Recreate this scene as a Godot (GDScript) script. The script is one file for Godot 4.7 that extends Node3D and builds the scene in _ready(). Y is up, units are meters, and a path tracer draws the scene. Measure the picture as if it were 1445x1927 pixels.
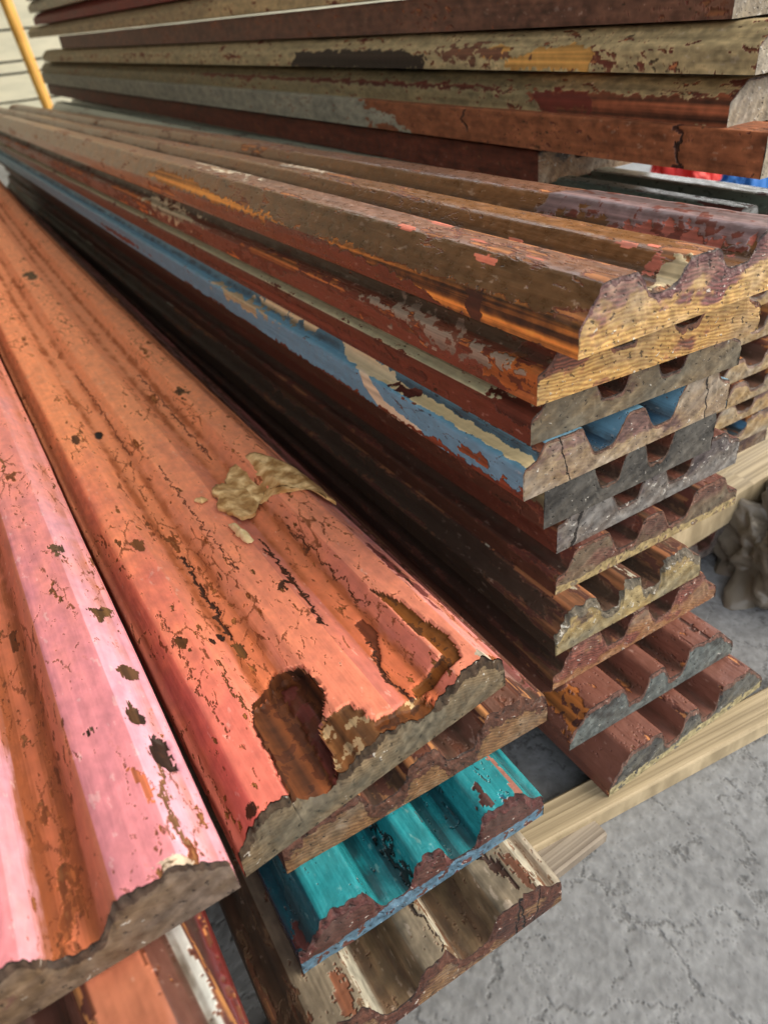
extends Node3D
# Stacks of reclaimed moulded boards with peeling paint. Board frame: x across, y up, z towards the near end; the near end lies at z = 0.

const FLOOR := -0.467          # everything below is measured from the lens; LIFT puts the floor at y = 0
const LIFT := 0.467
var LA: PackedByteArray        # soft noise, 1024 x 1024
var LC: PackedByteArray        # cell edges, 1024 x 1024
var jobs: Array = []
var mats := {}

func C(r: int, g: int, b: int) -> Color: return Color8(r, g, b)

func _ready() -> void:
	make_view()
	make_noise()
	make_setting()
	list_boards()
	var gid := WorkerThreadPool.add_group_task(work, jobs.size(), -1, true)
	WorkerThreadPool.wait_for_group_task_completion(gid)
	for j in jobs: finish(j)
	make_small_things()

# ------------------------------------------------------------------ camera, sky, sun
func make_view() -> void:
	var cam := Camera3D.new()
	cam.name = "camera"
	cam.transform = Transform3D(Basis(Vector3(0.84896303, -0.0868677, 0.52126363), Vector3(0.36086013, 0.81590531, -0.45175048), Vector3(-0.38605924, 0.57162272, 0.72402053)).orthonormalized(), Vector3(0, LIFT, 0))
	cam.near = 0.01
	cam.far = 200.0
	var at := CameraAttributesPhysical.new()
	at.frustum_focal_length = 12.0 / tan(deg_to_rad(71.4315 / 2.0))
	at.frustum_focus_distance = 0.40
	at.frustum_near = 0.01
	at.frustum_far = 200.0
	at.exposure_aperture = 6.5
	cam.attributes = at
	add_child(cam)
	cam.fov = 71.4315
	cam.current = true
	var env := Environment.new()
	env.background_mode = Environment.BG_SKY
	var sm := ProceduralSkyMaterial.new()
	sm.sky_top_color = Color(0.78, 0.80, 0.83)
	sm.sky_horizon_color = Color(0.91, 0.90, 0.88)
	sm.sky_curve = 0.3
	sm.ground_bottom_color = Color(0.30, 0.29, 0.27)
	sm.ground_horizon_color = Color(0.45, 0.45, 0.44)
	sm.sky_energy_multiplier = 1.0
	var sky := Sky.new()
	sky.sky_material = sm
	env.sky = sky
	env.background_energy_multiplier = 1.0
	env.tonemap_mode = Environment.TONE_MAPPER_LINEAR
	env.tonemap_exposure = 3.1
	env.sdfgi_enabled = true
	env.ssao_enabled = true
	env.ssil_enabled = true
	var we := WorldEnvironment.new()
	we.name = "world"
	we.environment = env
	add_child(we)
	var sun := DirectionalLight3D.new()
	sun.name = "sun"
	sun.light_energy = 0.42
	sun.light_color = Color(1.0, 0.95, 0.88)
	sun.light_angular_distance = 40.0
	sun.shadow_enabled = true
	add_child(sun)
	sun.look_at_from_position(Vector3(3.0, 2.0, 1.7), Vector3.ZERO)

func make_noise() -> void:
	var f := FastNoiseLite.new()
	f.seed = 11
	f.noise_type = FastNoiseLite.TYPE_SIMPLEX_SMOOTH
	f.frequency = 0.012
	f.fractal_octaves = 5
	f.fractal_gain = 0.55
	var im := f.get_seamless_image(1024, 1024)
	im.convert(Image.FORMAT_L8)
	LA = im.get_data()
	var g := FastNoiseLite.new()
	g.seed = 5
	g.noise_type = FastNoiseLite.TYPE_CELLULAR
	g.cellular_return_type = FastNoiseLite.RETURN_DISTANCE2_SUB
	g.frequency = 0.02
	g.fractal_type = FastNoiseLite.FRACTAL_NONE
	g.domain_warp_enabled = true
	g.domain_warp_amplitude = 22.0
	g.domain_warp_frequency = 0.03
	g.domain_warp_fractal_octaves = 3
	im = g.get_seamless_image(1024, 1024)
	im.convert(Image.FORMAT_L8)
	LC = im.get_data()

# ------------------------------------------------------------------ helpers
func tag(o: Node, label: String, category := "", group := "", kind := "") -> Node:
	if label: o.set_meta("label", label)
	if category: o.set_meta("category", category)
	if group: o.set_meta("group", group)
	if kind: o.set_meta("kind", kind)
	return o

func numbered(called: String) -> String:
	if not has_node(NodePath(called)): return called
	var k := 1
	while has_node(NodePath("%s_%03d" % [called, k])): k += 1
	return "%s_%03d" % [called, k]

func put(called: String, mesh: Mesh, m: Material, parent: Node = null) -> MeshInstance3D:
	var o := MeshInstance3D.new()
	o.mesh = mesh
	o.material_override = m
	if parent == null:
		o.name = numbered(called)
		add_child(o)
	else:
		o.name = called
		parent.add_child(o, true)
	return o

func noise(x: float, y: float) -> float:
	return LA[((int(y) & 1023) << 10) | (int(x) & 1023)] / 255.0

func surf(pos: PackedVector3Array, nor: PackedVector3Array, uv: PackedVector2Array, idx: PackedInt32Array) -> ArrayMesh:
	var a := []
	a.resize(Mesh.ARRAY_MAX)
	a[Mesh.ARRAY_VERTEX] = pos
	a[Mesh.ARRAY_NORMAL] = nor
	a[Mesh.ARRAY_TEX_UV] = uv
	a[Mesh.ARRAY_INDEX] = idx
	var m := ArrayMesh.new()
	m.add_surface_from_arrays(Mesh.PRIMITIVE_TRIANGLES, a)
	return m

# normals of a grid of nm columns and nk rows; out = across x along
func grid_normals(pos: PackedVector3Array, nm: int, nk: int) -> PackedVector3Array:
	var nor := PackedVector3Array()
	nor.resize(nm * nk)
	for k in nk:
		var k0: int = maxi(k - 1, 0) * nm
		var k1: int = mini(k + 1, nk - 1) * nm
		for m in nm:
			var ac: Vector3 = pos[k * nm + mini(m + 1, nm - 1)] - pos[k * nm + maxi(m - 1, 0)]
			var al: Vector3 = pos[k1 + m] - pos[k0 + m]
			var n: Vector3 = ac.cross(al)
			nor[k * nm + m] = n.normalized() if n.length_squared() > 1e-20 else Vector3.UP
	return nor

func grid_index(nm: int, nk: int, base := 0) -> PackedInt32Array:
	var idx := PackedInt32Array()
	idx.resize((nm - 1) * (nk - 1) * 6)
	var q := 0
	for k in nk - 1:
		for m in nm - 1:
			var a: int = base + k * nm + m
			var b: int = a + 1
			var c: int = a + nm
			var d: int = c + 1
			idx[q] = a; idx[q + 1] = c; idx[q + 2] = b
			idx[q + 3] = b; idx[q + 4] = c; idx[q + 5] = d
			q += 6
	return idx

# ------------------------------------------------------------------ a moulded board
# tags: 0 side, 1 ledge, 2 bevel, 3 ridge, 4 slope down, 5 groove, 6 slope up, 7 middle ridge, 8 slope down, 9 groove, 10 slope up, 11 ridge, 12 bevel, 13 ledge, 14 side
func profile(j: Dictionary) -> void:
	var w: float = j.w
	var t: float = j.t
	var f: Array = j.get("prof", [0.05, 0.10, 0.26, 0.31, 0.41, 0.45])
	var hs: Array = j.get("hts", [0.66, 0.70, 1.0, 0.40, 0.90])     # ledge, bevel foot, ridge, groove, middle ridge
	var cp: Array = [[0.0, 0.0], [0.0, hs[0]], [f[0], hs[1]], [f[1], hs[2]], [f[2], hs[2]], [f[3], hs[3]], [f[4], hs[3]], [f[5], hs[4]], [1 - f[5], hs[4]], [1 - f[4], hs[3]], [1 - f[3], hs[3]], [1 - f[2], hs[2]], [1 - f[1], hs[2]], [1 - f[0], hs[1]], [1.0, hs[0]], [1.0, 0.0]]
	var step: float = j.get("step", 0.0019)
	var xs: Array[Vector2] = []
	var tg: PackedInt32Array = []
	for i in 15:
		var a := Vector2(cp[i][0] * w, cp[i][1] * t)
		var b := Vector2(cp[i + 1][0] * w, cp[i + 1][1] * t)
		var n: int = maxi(2, int(ceil(a.distance_to(b) / step)))
		for k in n:
			xs.append(a.lerp(b, float(k) / n))
			tg.append(i)
	xs.append(Vector2(w, 0))
	tg.append(14)
	var pm := PackedFloat32Array()
	pm.resize(xs.size())
	for i in range(1, xs.size()): pm[i] = pm[i - 1] + xs[i].distance_to(xs[i - 1])
	for it in int(j.get("round", 2)):
		var ys: Array[Vector2] = xs.duplicate()
		for i in range(1, xs.size() - 1): ys[i] = (xs[i - 1] + xs[i] * 1.4 + xs[i + 1]) / 3.4
		xs = ys
	# sharpness (how much an outer corner sticks out) and how sunken each sample is
	var nrm: Array[Vector2] = []
	var edge := PackedFloat32Array()
	edge.resize(xs.size())
	for i in xs.size():
		var d: Vector2 = xs[mini(i + 1, xs.size() - 1)] - xs[maxi(i - 1, 0)]
		nrm.append(Vector2(-d.y, d.x).normalized())
	for i in range(2, xs.size() - 2):
		var turn: float = nrm[i - 2].angle_to(nrm[i + 2])
		edge[i] = clampf(-turn, -1.0, 1.0)
	j.xs = xs; j.tg = tg; j.pm = pm; j.nrm = nrm; j.edge = edge

func height_at(j: Dictionary, s: float) -> float:
	var best := 0.0
	var xs: Array[Vector2] = j.xs
	for i in range(1, xs.size()):
		if xs[i - 1].x <= s and xs[i].x >= s and xs[i].x > xs[i - 1].x:
			best = maxf(best, lerpf(xs[i - 1].y, xs[i].y, (s - xs[i - 1].x) / (xs[i].x - xs[i - 1].x)))
	return best

func work(n: int) -> void:
	var j: Dictionary = jobs[n]
	profile(j)
	paint(j)
	paint_end(j)
	shape(j)

func du(d: float, L: float) -> float:       # along the board: dense near the near end
	return log(1.0 + d / 0.22) / log(1.0 + L / 0.22)

func paint(j: Dictionary) -> void:
	var W: int = j.tex[0]
	var H: int = j.tex[1]
	var L: float = j.L
	var la := LA
	var lc := LC
	var ox: int = j.seed * 173
	var oy: int = j.seed * 311
	var xs: Array[Vector2] = j.xs
	var pm: PackedFloat32Array = j.pm
	var P: float = pm[pm.size() - 1]
	var col := PackedByteArray()
	col.resize(W * H * 3)
	var dat := PackedByteArray()
	dat.resize(W * H * 3)
	var dd := PackedFloat32Array()
	dd.resize(W)
	var lk: float = log(1.0 + L / 0.22)
	var fd5 := PackedFloat32Array()
	fd5.resize(W)
	for i in W:
		dd[i] = 0.22 * (exp((i + 0.5) / W * lk) - 1.0)
		fd5[i] = minf(1.0, 0.0007 / ((dd[i] + 0.22) * lk / W))
	var c_top: Color = j.top
	var c_mid: Color = j.get("mid", C(110, 62, 42))
	var c_prim: Color = j.get("prim", C(78, 40, 30))
	var c_wood: Color = j.get("wood", C(150, 98, 55))
	var c_dirt: Color = j.get("dirt", C(52, 38, 26))
	var th: Array = j.get("wear", [0.66, 0.72, 0.80])   # more than this: topcoat gone, middle coat gone, primer gone
	var ew: float = j.get("edge_wear", 0.25)
	var endw: float = j.get("end_wear", 0.18)
	var dirt: float = j.get("dirt_amount", 0.35)
	var crack: float = j.get("crack", 0.06)
	var gloss: float = j.get("gloss", 0.50) + 0.10
	var vary: float = j.get("vary", 0.16)
	var zones: Dictionary = j.get("zones", {})
	var chip: float = j.get("chip", 0.74)
	var far: Array = j.get("far", [])                 # [distance, topcoat beyond it, wear shift beyond it]
	var far0: float = far[0] if not far.is_empty() else 0.0
	var far1: Color = far[1] if not far.is_empty() else c_top
	var far2: float = far[2] if not far.is_empty() else 0.0
	var far3: float = far[3] if far.size() > 3 else 0.0
	var fleck: float = j.get("fleck", 0.86)
	var t0: float = th[0]
	var t1: float = th[1]
	var t2: float = th[2]
	var m := 0
	var rowm := PackedInt32Array()
	rowm.resize(H)
	for y in H:
		var p: float = (y + 0.5) / H * P
		while m < pm.size() - 2 and pm[m + 1] < p: m += 1
		rowm[y] = m
		var tgm: int = j.tg[m]
		var e: float = maxf(j.edge[m], 0.0)
		var sunk: float = maxf(-j.edge[m], 0.0)
		var rc: Color = c_top
		var bias := 0.0
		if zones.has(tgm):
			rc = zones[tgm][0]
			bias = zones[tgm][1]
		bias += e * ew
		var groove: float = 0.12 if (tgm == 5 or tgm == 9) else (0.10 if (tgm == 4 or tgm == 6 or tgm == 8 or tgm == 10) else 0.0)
		groove += sunk * 1.2
		var iy1: int = ((int(p * 1500.0) + oy) & 1023) << 10
		var iy2: int = ((int(p * 5200.0) + oy * 3) & 1023) << 10
		var iy3: int = ((int(p * 9000.0) + oy * 5) & 1023) << 10
		var iy4: int = ((int(p * 5200.0) + oy * 7) & 1023) << 10
		var iy6: int = ((int(p * 7500.0) + oy * 13) & 1023) << 10
		var iy7: int = ((int(p * 11000.0) + oy * 4) & 1023) << 10
		var iy8: int = ((int(p * 13000.0) + oy * 6) & 1023) << 10
		var iy5: int = ((int(p * 9500.0) + oy * 2) & 1023) << 10
		for i in W:
			var d: float = dd[i]
			var q1: float = d * 500.0
			var i1: int = int(q1) + ox
			q1 -= floorf(q1)
			var n1: float = (la[iy1 | (i1 & 1023)] * (1.0 - q1) + la[iy1 | ((i1 + 1) & 1023)] * q1) * 0.00392
			var n2: float = la[iy2 | ((int(d * 2600.0) + ox * 3) & 1023)] * 0.00392
			var q3: float = d * 110.0
			var i3: int = int(q3) + ox * 5
			q3 -= floorf(q3)
			var n3: float = (la[iy3 | (i3 & 1023)] * (1.0 - q3) + la[iy3 | ((i3 + 1) & 1023)] * q3) * 0.00392
			var fade: float = fd5[i]
			var n5: float = 0.5 + (la[iy5 | ((int(d * 6500.0) + ox) & 1023)] * 0.00392 - 0.5) * fade
			var n7: float = la[iy7 | ((int(d * 4600.0) + ox * 4) & 1023)] * 0.00392
			var n8: float = la[iy8 | ((int(d * 600.0) + ox * 6) & 1023)] * 0.00392 - 0.5
			var n4: float = la[iy6 | ((int(d * 3300.0) + ox * 11) & 1023)] * 0.00392
			var wear: float = maxf(0.0, n4 - chip) * 1.6 + n1 * 0.50 + n2 * 0.32 + n3 * 0.18 + bias
			if d < 0.06: wear += endw * (1.0 - d / 0.06) * (1.0 - d / 0.06)
			var tc: Color = rc
			if not far.is_empty():
				var past: float = d + (n1 - 0.5) * 0.22 + (n2 - 0.5) * 0.10 - far0
				if past > 0.0:
					tc = far1 if far3 <= 0.0 else rc.lerp(far1, minf(1.0, past / far3))
					wear += far2
			var r: float
			var g: float
			var b: float
			var hgt: float
			var rg: float
			var v: float = 1.0 + vary * ((n2 - 0.5) * 1.1 + (n5 - 0.5) * 0.9 + (n1 - 0.5) * 0.8)
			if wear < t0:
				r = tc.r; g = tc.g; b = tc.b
				hgt = 0.72 + (n2 - 0.5) * 0.22 + (n5 - 0.5) * 0.16 + n8 * 0.28 * fade
				v += n8 * vary * 0.7 * fade
				rg = gloss + (n5 - 0.5) * 0.25
				if wear > t0 - 0.012:          # the broken rim of a coat
					v *= 1.10
					hgt += 0.10
				var cv: int = lc[iy4 | ((int(d * 1900.0) + ox * 2) & 1023)]
				var cw: float = crack * (n1 * 0.9 + n2 * 0.6 + n5 * 0.5 - 1.02) * 255.0
				if cv < cw:
					var k: float = 1.0 - cv / cw
					k = minf(1.0, k * 1.5)
					r = lerpf(r, c_prim.r, k * 0.7); g = lerpf(g, c_prim.g, k * 0.7); b = lerpf(b, c_prim.b, k * 0.7)
					hgt -= 0.45 * k
			elif wear < t1:
				r = c_mid.r; g = c_mid.g; b = c_mid.b
				hgt = 0.50 + (n2 - 0.5) * 0.15
				rg = gloss + 0.12
			elif wear < t2:
				r = c_prim.r; g = c_prim.g; b = c_prim.b
				hgt = 0.36 + (n3 - 0.5) * 0.2
				rg = gloss + 0.2
			else:
				r = c_wood.r; g = c_wood.g; b = c_wood.b
				v = 1.0 + (n3 - 0.5) * 1.3 + (n5 - 0.5) * 0.3
				hgt = 0.22 + (n3 - 0.5) * 0.5
				rg = 0.72
			# dirt that has settled in the sunken lines, and flecks
			var dk: float = dirt * (groove * 1.5 + 0.10) * (n1 * 0.9 + n2 * 1.1 - 0.45) * 2.0
			if n5 > 0.80: dk += (n5 - 0.80) * 3.0 * dirt
			if dk > 0.0:
				dk = minf(dk, 0.8)
				r = lerpf(r, c_dirt.r, dk); g = lerpf(g, c_dirt.g, dk); b = lerpf(b, c_dirt.b, dk)
				rg += dk * 0.3
			# small dark nicks and pale scuffs
			var nk: float = n7 + (n1 - 0.5) * 0.40
			if nk > fleck and wear < t1:
				var ks: float = minf(0.8, (nk - fleck) * 16.0) * fade
				r = lerpf(r, c_dirt.r * 0.75, ks); g = lerpf(g, c_dirt.g * 0.75, ks); b = lerpf(b, c_dirt.b * 0.75, ks)
				hgt -= 0.25 * ks
			elif nk < 0.13:
				var kp: float = minf(0.3, (0.13 - nk) * 6.0) * fade
				r = lerpf(r, 0.92, kp); g = lerpf(g, 0.86, kp); b = lerpf(b, 0.82, kp)
			var o: int = (y * W + i) * 3
			col[o] = clampi(int(r * v * 255.0), 0, 255)
			col[o + 1] = clampi(int(g * v * 255.0), 0, 255)
			col[o + 2] = clampi(int(b * v * 255.0), 0, 255)
			dat[o] = clampi(int(hgt * 255.0), 0, 255)
			dat[o + 1] = clampi(int(rg * 255.0), 20, 255)
			dat[o + 2] = 200
	# marks with a place of their own
	for f in j.get("marks", []):
		var kind: String = f.kind
		var useP: bool = f.get("p", false)
		var lo: Vector2
		var hi: Vector2
		var poly: PackedVector2Array = f.get("poly", PackedVector2Array())
		var wob: float = f.get("wob", 0.004)
		if kind == "poly":
			lo = poly[0]; hi = poly[0]
			for q in poly:
				lo = lo.min(q); hi = hi.max(q)
			lo -= Vector2(wob, wob); hi += Vector2(wob, wob)
		elif kind == "blob":
			lo = f.at - f.r * 1.7; hi = f.at + f.r * 1.7
		else:     # line
			lo = poly[0]; hi = poly[0]
			for q in poly:
				lo = lo.min(q); hi = hi.max(q)
			lo -= Vector2(0.012, 0.012); hi += Vector2(0.012, 0.012)
		var i0: int = clampi(int(du(maxf(lo.x, 0.0), L) * W) - 1, 0, W)
		var i1: int = clampi(int(du(maxf(hi.x, 0.0), L) * W) + 2, 0, W)
		var fc: Color = f.get("col", c_prim)
		var fh: float = f.get("h", 0.3)
		var fd: float = f.get("disp", 0.0)
		var fr: float = f.get("rough", 0.6)
		var tags: Array = f.get("tags", [])
		for y in H:
			var mm: int = rowm[y]
			var q: float = pm[mm] if useP else xs[mm].x
			if q < lo.y or q > hi.y: continue
			if not useP and (j.tg[mm] == 0 or j.tg[mm] == 14): continue
			if not tags.is_empty() and not tags.has(j.tg[mm]): continue
			var p: float = (y + 0.5) / H * P
			if useP: q = p
			var iy2: int = ((int(p * 5200.0) + oy * 3) & 1023) << 10
			var iy3: int = ((int(p * 9000.0) + oy * 5) & 1023) << 10
			var iy6: int = ((int(p * 7000.0) + oy * 9) & 1023) << 10
			for i in range(i0, i1):
				var d: float = dd[i]
				var n2: float = la[iy2 | ((int(d * 2600.0) + ox * 3) & 1023)] * 0.00392
				var n6: float = 0.5 + (la[iy6 | ((int(d * 6000.0) + ox * 7) & 1023)] * 0.00392 - 0.5) * fd5[i]
				var q3: float = d * 110.0
				var i3: int = int(q3) + ox * 5
				q3 -= floorf(q3)
				var n3: float = (la[iy3 | (i3 & 1023)] * (1.0 - q3) + la[iy3 | ((i3 + 1) & 1023)] * q3) * 0.00392
				var inside := 0.0
				if kind == "poly":
					if Geometry2D.is_point_in_polygon(Vector2(d + (n2 - 0.5) * wob * 2.0 + (n6 - 0.5) * wob, q + (n6 - 0.5) * wob * 2.0 + (n2 - 0.5) * wob), poly): inside = 1.0
				elif kind == "blob":
					var e: float = Vector2((d - f.at.x) / f.r.x, (q - f.at.y) / f.r.y).length() + (n2 - 0.5) * f.get("wild", 1.3) * 0.8 + (n6 - 0.5) * f.get("wild", 1.3) * 0.8
					if e < 1.0: inside = 1.0
				else:
					var best := 1.0
					var pt := Vector2(d + (n2 - 0.5) * 0.012, q + (n6 - 0.5) * 0.007)
					for k in poly.size() - 1:
						best = minf(best, pt.distance_to(Geometry2D.get_closest_point_to_segment(pt, poly[k], poly[k + 1])))
					if best < f.width * (0.25 + n6 * 1.4): inside = 1.0
				if inside > 0.0:
					var o: int = (y * W + i) * 3
					var v: float = 1.0 + f.get("grain", 0.5) * ((n3 - 0.5) * 1.7 + (n6 - 0.5) * 0.35)
					var cc: Color = fc
					if f.has("col2") and n6 * 0.6 + n2 * 0.4 > f.get("mix", 0.55): cc = f.col2
					col[o] = clampi(int(cc.r * v * 255.0), 0, 255)
					col[o + 1] = clampi(int(cc.g * v * 255.0), 0, 255)
					col[o + 2] = clampi(int(cc.b * v * 255.0), 0, 255)
					dat[o] = clampi(int((fh + (n6 - 0.5) * 0.3) * 255.0), 0, 255)
					dat[o + 1] = clampi(int(fr * 255.0), 0, 255)
					if fd != 0.0: dat[o + 2] = clampi(int(200.0 + (fd + (n6 - 0.5) * 0.0006) / 0.012 * 255.0), 0, 255)
	j.col = col
	j.dat = dat

func paint_end(j: Dictionary) -> void:
	var W: int = j.get("endtex", [512, 128])[0]
	var H: int = j.get("endtex", [512, 128])[1]
	var w: float = j.w
	var t: float = j.t * 1.05
	var la := LA
	var ox: int = j.seed * 97 + 31
	var oy: int = j.seed * 211 + 7
	var E: Dictionary = j.get("end", {})
	var light: Color = E.get("light", C(170, 140, 95))
	var dark: Color = E.get("dark", C(95, 68, 48))
	var stain: Color = E.get("stain", C(70, 42, 40))
	var stain_at: float = E.get("stain_at", 0.60)
	var stain_y: float = E.get("stain_y", 0.25)
	var grey: Color = E.get("grey", C(128, 122, 112))
	var grey_amount: float = E.get("grey_amount", 0.5)
	var rim: Color = E.get("rim", j.get("prim", C(78, 40, 30)))
	var rim_w: float = E.get("rim_w", 0.003)
	var foot: Color = E.get("foot", grey)
	var foot_w: float = E.get("foot_w", 0.0)
	var tilt: float = E.get("tilt", 0.5)
	var ring: float = E.get("ring", 0.0021)
	var ringk: float = E.get("ringk", 0.5)
	var white: float = E.get("white", 0.80)
	var pore: float = E.get("pore", 0.17)
	var soil: float = E.get("soil", 0.84)
	var hs := PackedFloat32Array()
	hs.resize(W)
	for i in W: hs[i] = height_at(j, (i + 0.5) / W * w)
	var col := PackedByteArray()
	col.resize(W * H * 3)
	var dat := PackedByteArray()
	dat.resize(W * H * 3)
	var ca: float = cos(tilt)
	var sa: float = sin(tilt)
	for y in H:
		var yy: float = (1.0 - (y + 0.5) / H) * t
		for i in W:
			var s: float = (i + 0.5) / W * w
			var n1: float = la[(((int(yy * 2200.0) + oy) & 1023) << 10) | ((int(s * 1100.0) + ox) & 1023)] * 0.00392
			var n2: float = la[(((int(yy * 9000.0) + oy * 3) & 1023) << 10) | ((int(s * 9000.0) + ox * 3) & 1023)] * 0.00392
			var n3: float = la[(((int((yy * ca - s * sa) * 10000.0) + oy) & 1023) << 10) | ((int((yy * sa + s * ca) * 900.0) + ox * 5) & 1023)] * 0.00392
			var n4: float = la[(((int(yy * 14000.0) + oy) & 1023) << 10) | ((int(s * 14000.0) + ox * 2) & 1023)] * 0.00392
			var ph: float = (yy * ca + s * sa * 0.35 + (n1 - 0.5) * 0.006 + s * s * 0.8) / ring
			var rg: float = 0.5 + 0.5 * sin(ph * TAU)
			rg = rg * ringk + n3 * (1.0 - ringk)
			var r: float = lerpf(dark.r, light.r, rg)
			var g: float = lerpf(dark.g, light.g, rg)
			var b: float = lerpf(dark.b, light.b, rg)
			var st: float = clampf((n1 * 0.85 + n2 * 0.15 + stain_y * (yy / t - 0.5) - stain_at) * 9.0, 0.0, 0.9)
			r = lerpf(r, stain.r * (0.6 + 0.8 * rg), st); g = lerpf(g, stain.g * (0.6 + 0.8 * rg), st); b = lerpf(b, stain.b * (0.6 + 0.8 * rg), st)
			var gk: float = clampf(grey_amount + (n2 - 0.5) * 0.5 - (n1 - 0.5) * 1.5, 0.0, 0.92)
			var gv: float = 0.70 + 0.42 * n3 + 0.16 * n4
			r = lerpf(r, grey.r * gv, gk); g = lerpf(g, grey.g * gv, gk); b = lerpf(b, grey.b * gv, gk)
			var hgt: float = 0.5 + (n3 - 0.5) * 0.45 + (n2 - 0.5) * 0.15 + (n4 - 0.5) * 0.15
			var dt: float = hs[i] - yy
			if dt < rim_w * (0.15 + n1 * 0.9 + n2 * 0.9):
				var k: float = 0.85
				r = lerpf(r, rim.r * (0.7 + n4 * 0.6), k); g = lerpf(g, rim.g * (0.7 + n4 * 0.6), k); b = lerpf(b, rim.b * (0.7 + n4 * 0.6), k)
				hgt += 0.15 + (n4 - 0.5) * 0.5
			if dt < 0.0011 * (0.4 + n2 * 1.2):
				r *= 0.55; g *= 0.52; b *= 0.5
			if foot_w > 0.0 and yy < foot_w * (0.3 + n1 * 1.4) and n2 < 0.66:
				r = foot.r * (0.8 + 0.4 * n4); g = foot.g * (0.8 + 0.4 * n4); b = foot.b * (0.8 + 0.4 * n4)
			if n4 + (n2 - 0.5) * 0.35 > white + 0.06 and n1 > 0.42:      # crumbs of old paint and lime
				r = lerpf(r, 0.80, 0.8); g = lerpf(g, 0.79, 0.8); b = lerpf(b, 0.76, 0.8)
				hgt += 0.3
			if n4 < pore:
				r *= 0.6; g *= 0.6; b *= 0.6
				hgt -= 0.3
			for cx in E.get("splits", []):
				var off: float = absf(s - (cx[0] * w + (yy / t) * cx[1] + (n2 - 0.5) * 0.003))
				if off < cx[2] * (0.4 + n4):
					r *= 0.25; g *= 0.22; b *= 0.2
					hgt = 0.0
			var grime: float = soil * (0.80 + 0.4 * n2)
			r *= grime; g *= grime; b *= grime
			var o: int = y * W + i
			col[o * 3] = clampi(int(r * 255.0), 0, 255)
			col[o * 3 + 1] = clampi(int(g * 255.0), 0, 255)
			col[o * 3 + 2] = clampi(int(b * 255.0), 0, 255)
			dat[o * 3] = clampi(int(hgt * 255.0), 0, 255)
			dat[o * 3 + 1] = clampi(int((0.62 + (n2 - 0.5) * 0.3) * 255.0), 0, 255)
	# face and end share one sheet: the end lies below the face
	var w0: int = j.tex[0]
	var h0: int = j.tex[1]
	j.img = Image.create_empty(w0, h0 + H, false, Image.FORMAT_RGB8)
	j.img.blit_rect(Image.create_from_data(w0, h0, false, Image.FORMAT_RGB8, j.col), Rect2i(0, 0, w0, h0), Vector2i.ZERO)
	j.img.blit_rect(Image.create_from_data(W, H, false, Image.FORMAT_RGB8, col), Rect2i(0, 0, W, H), Vector2i(0, h0))
	j.dimg = Image.create_empty(w0, h0 + H, false, Image.FORMAT_RGB8)
	j.dimg.blit_rect(Image.create_from_data(w0, h0, false, Image.FORMAT_RGB8, j.dat), Rect2i(0, 0, w0, h0), Vector2i.ZERO)
	j.dimg.blit_rect(Image.create_from_data(W, H, false, Image.FORMAT_RGB8, dat), Rect2i(0, 0, W, H), Vector2i(0, h0))

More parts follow.
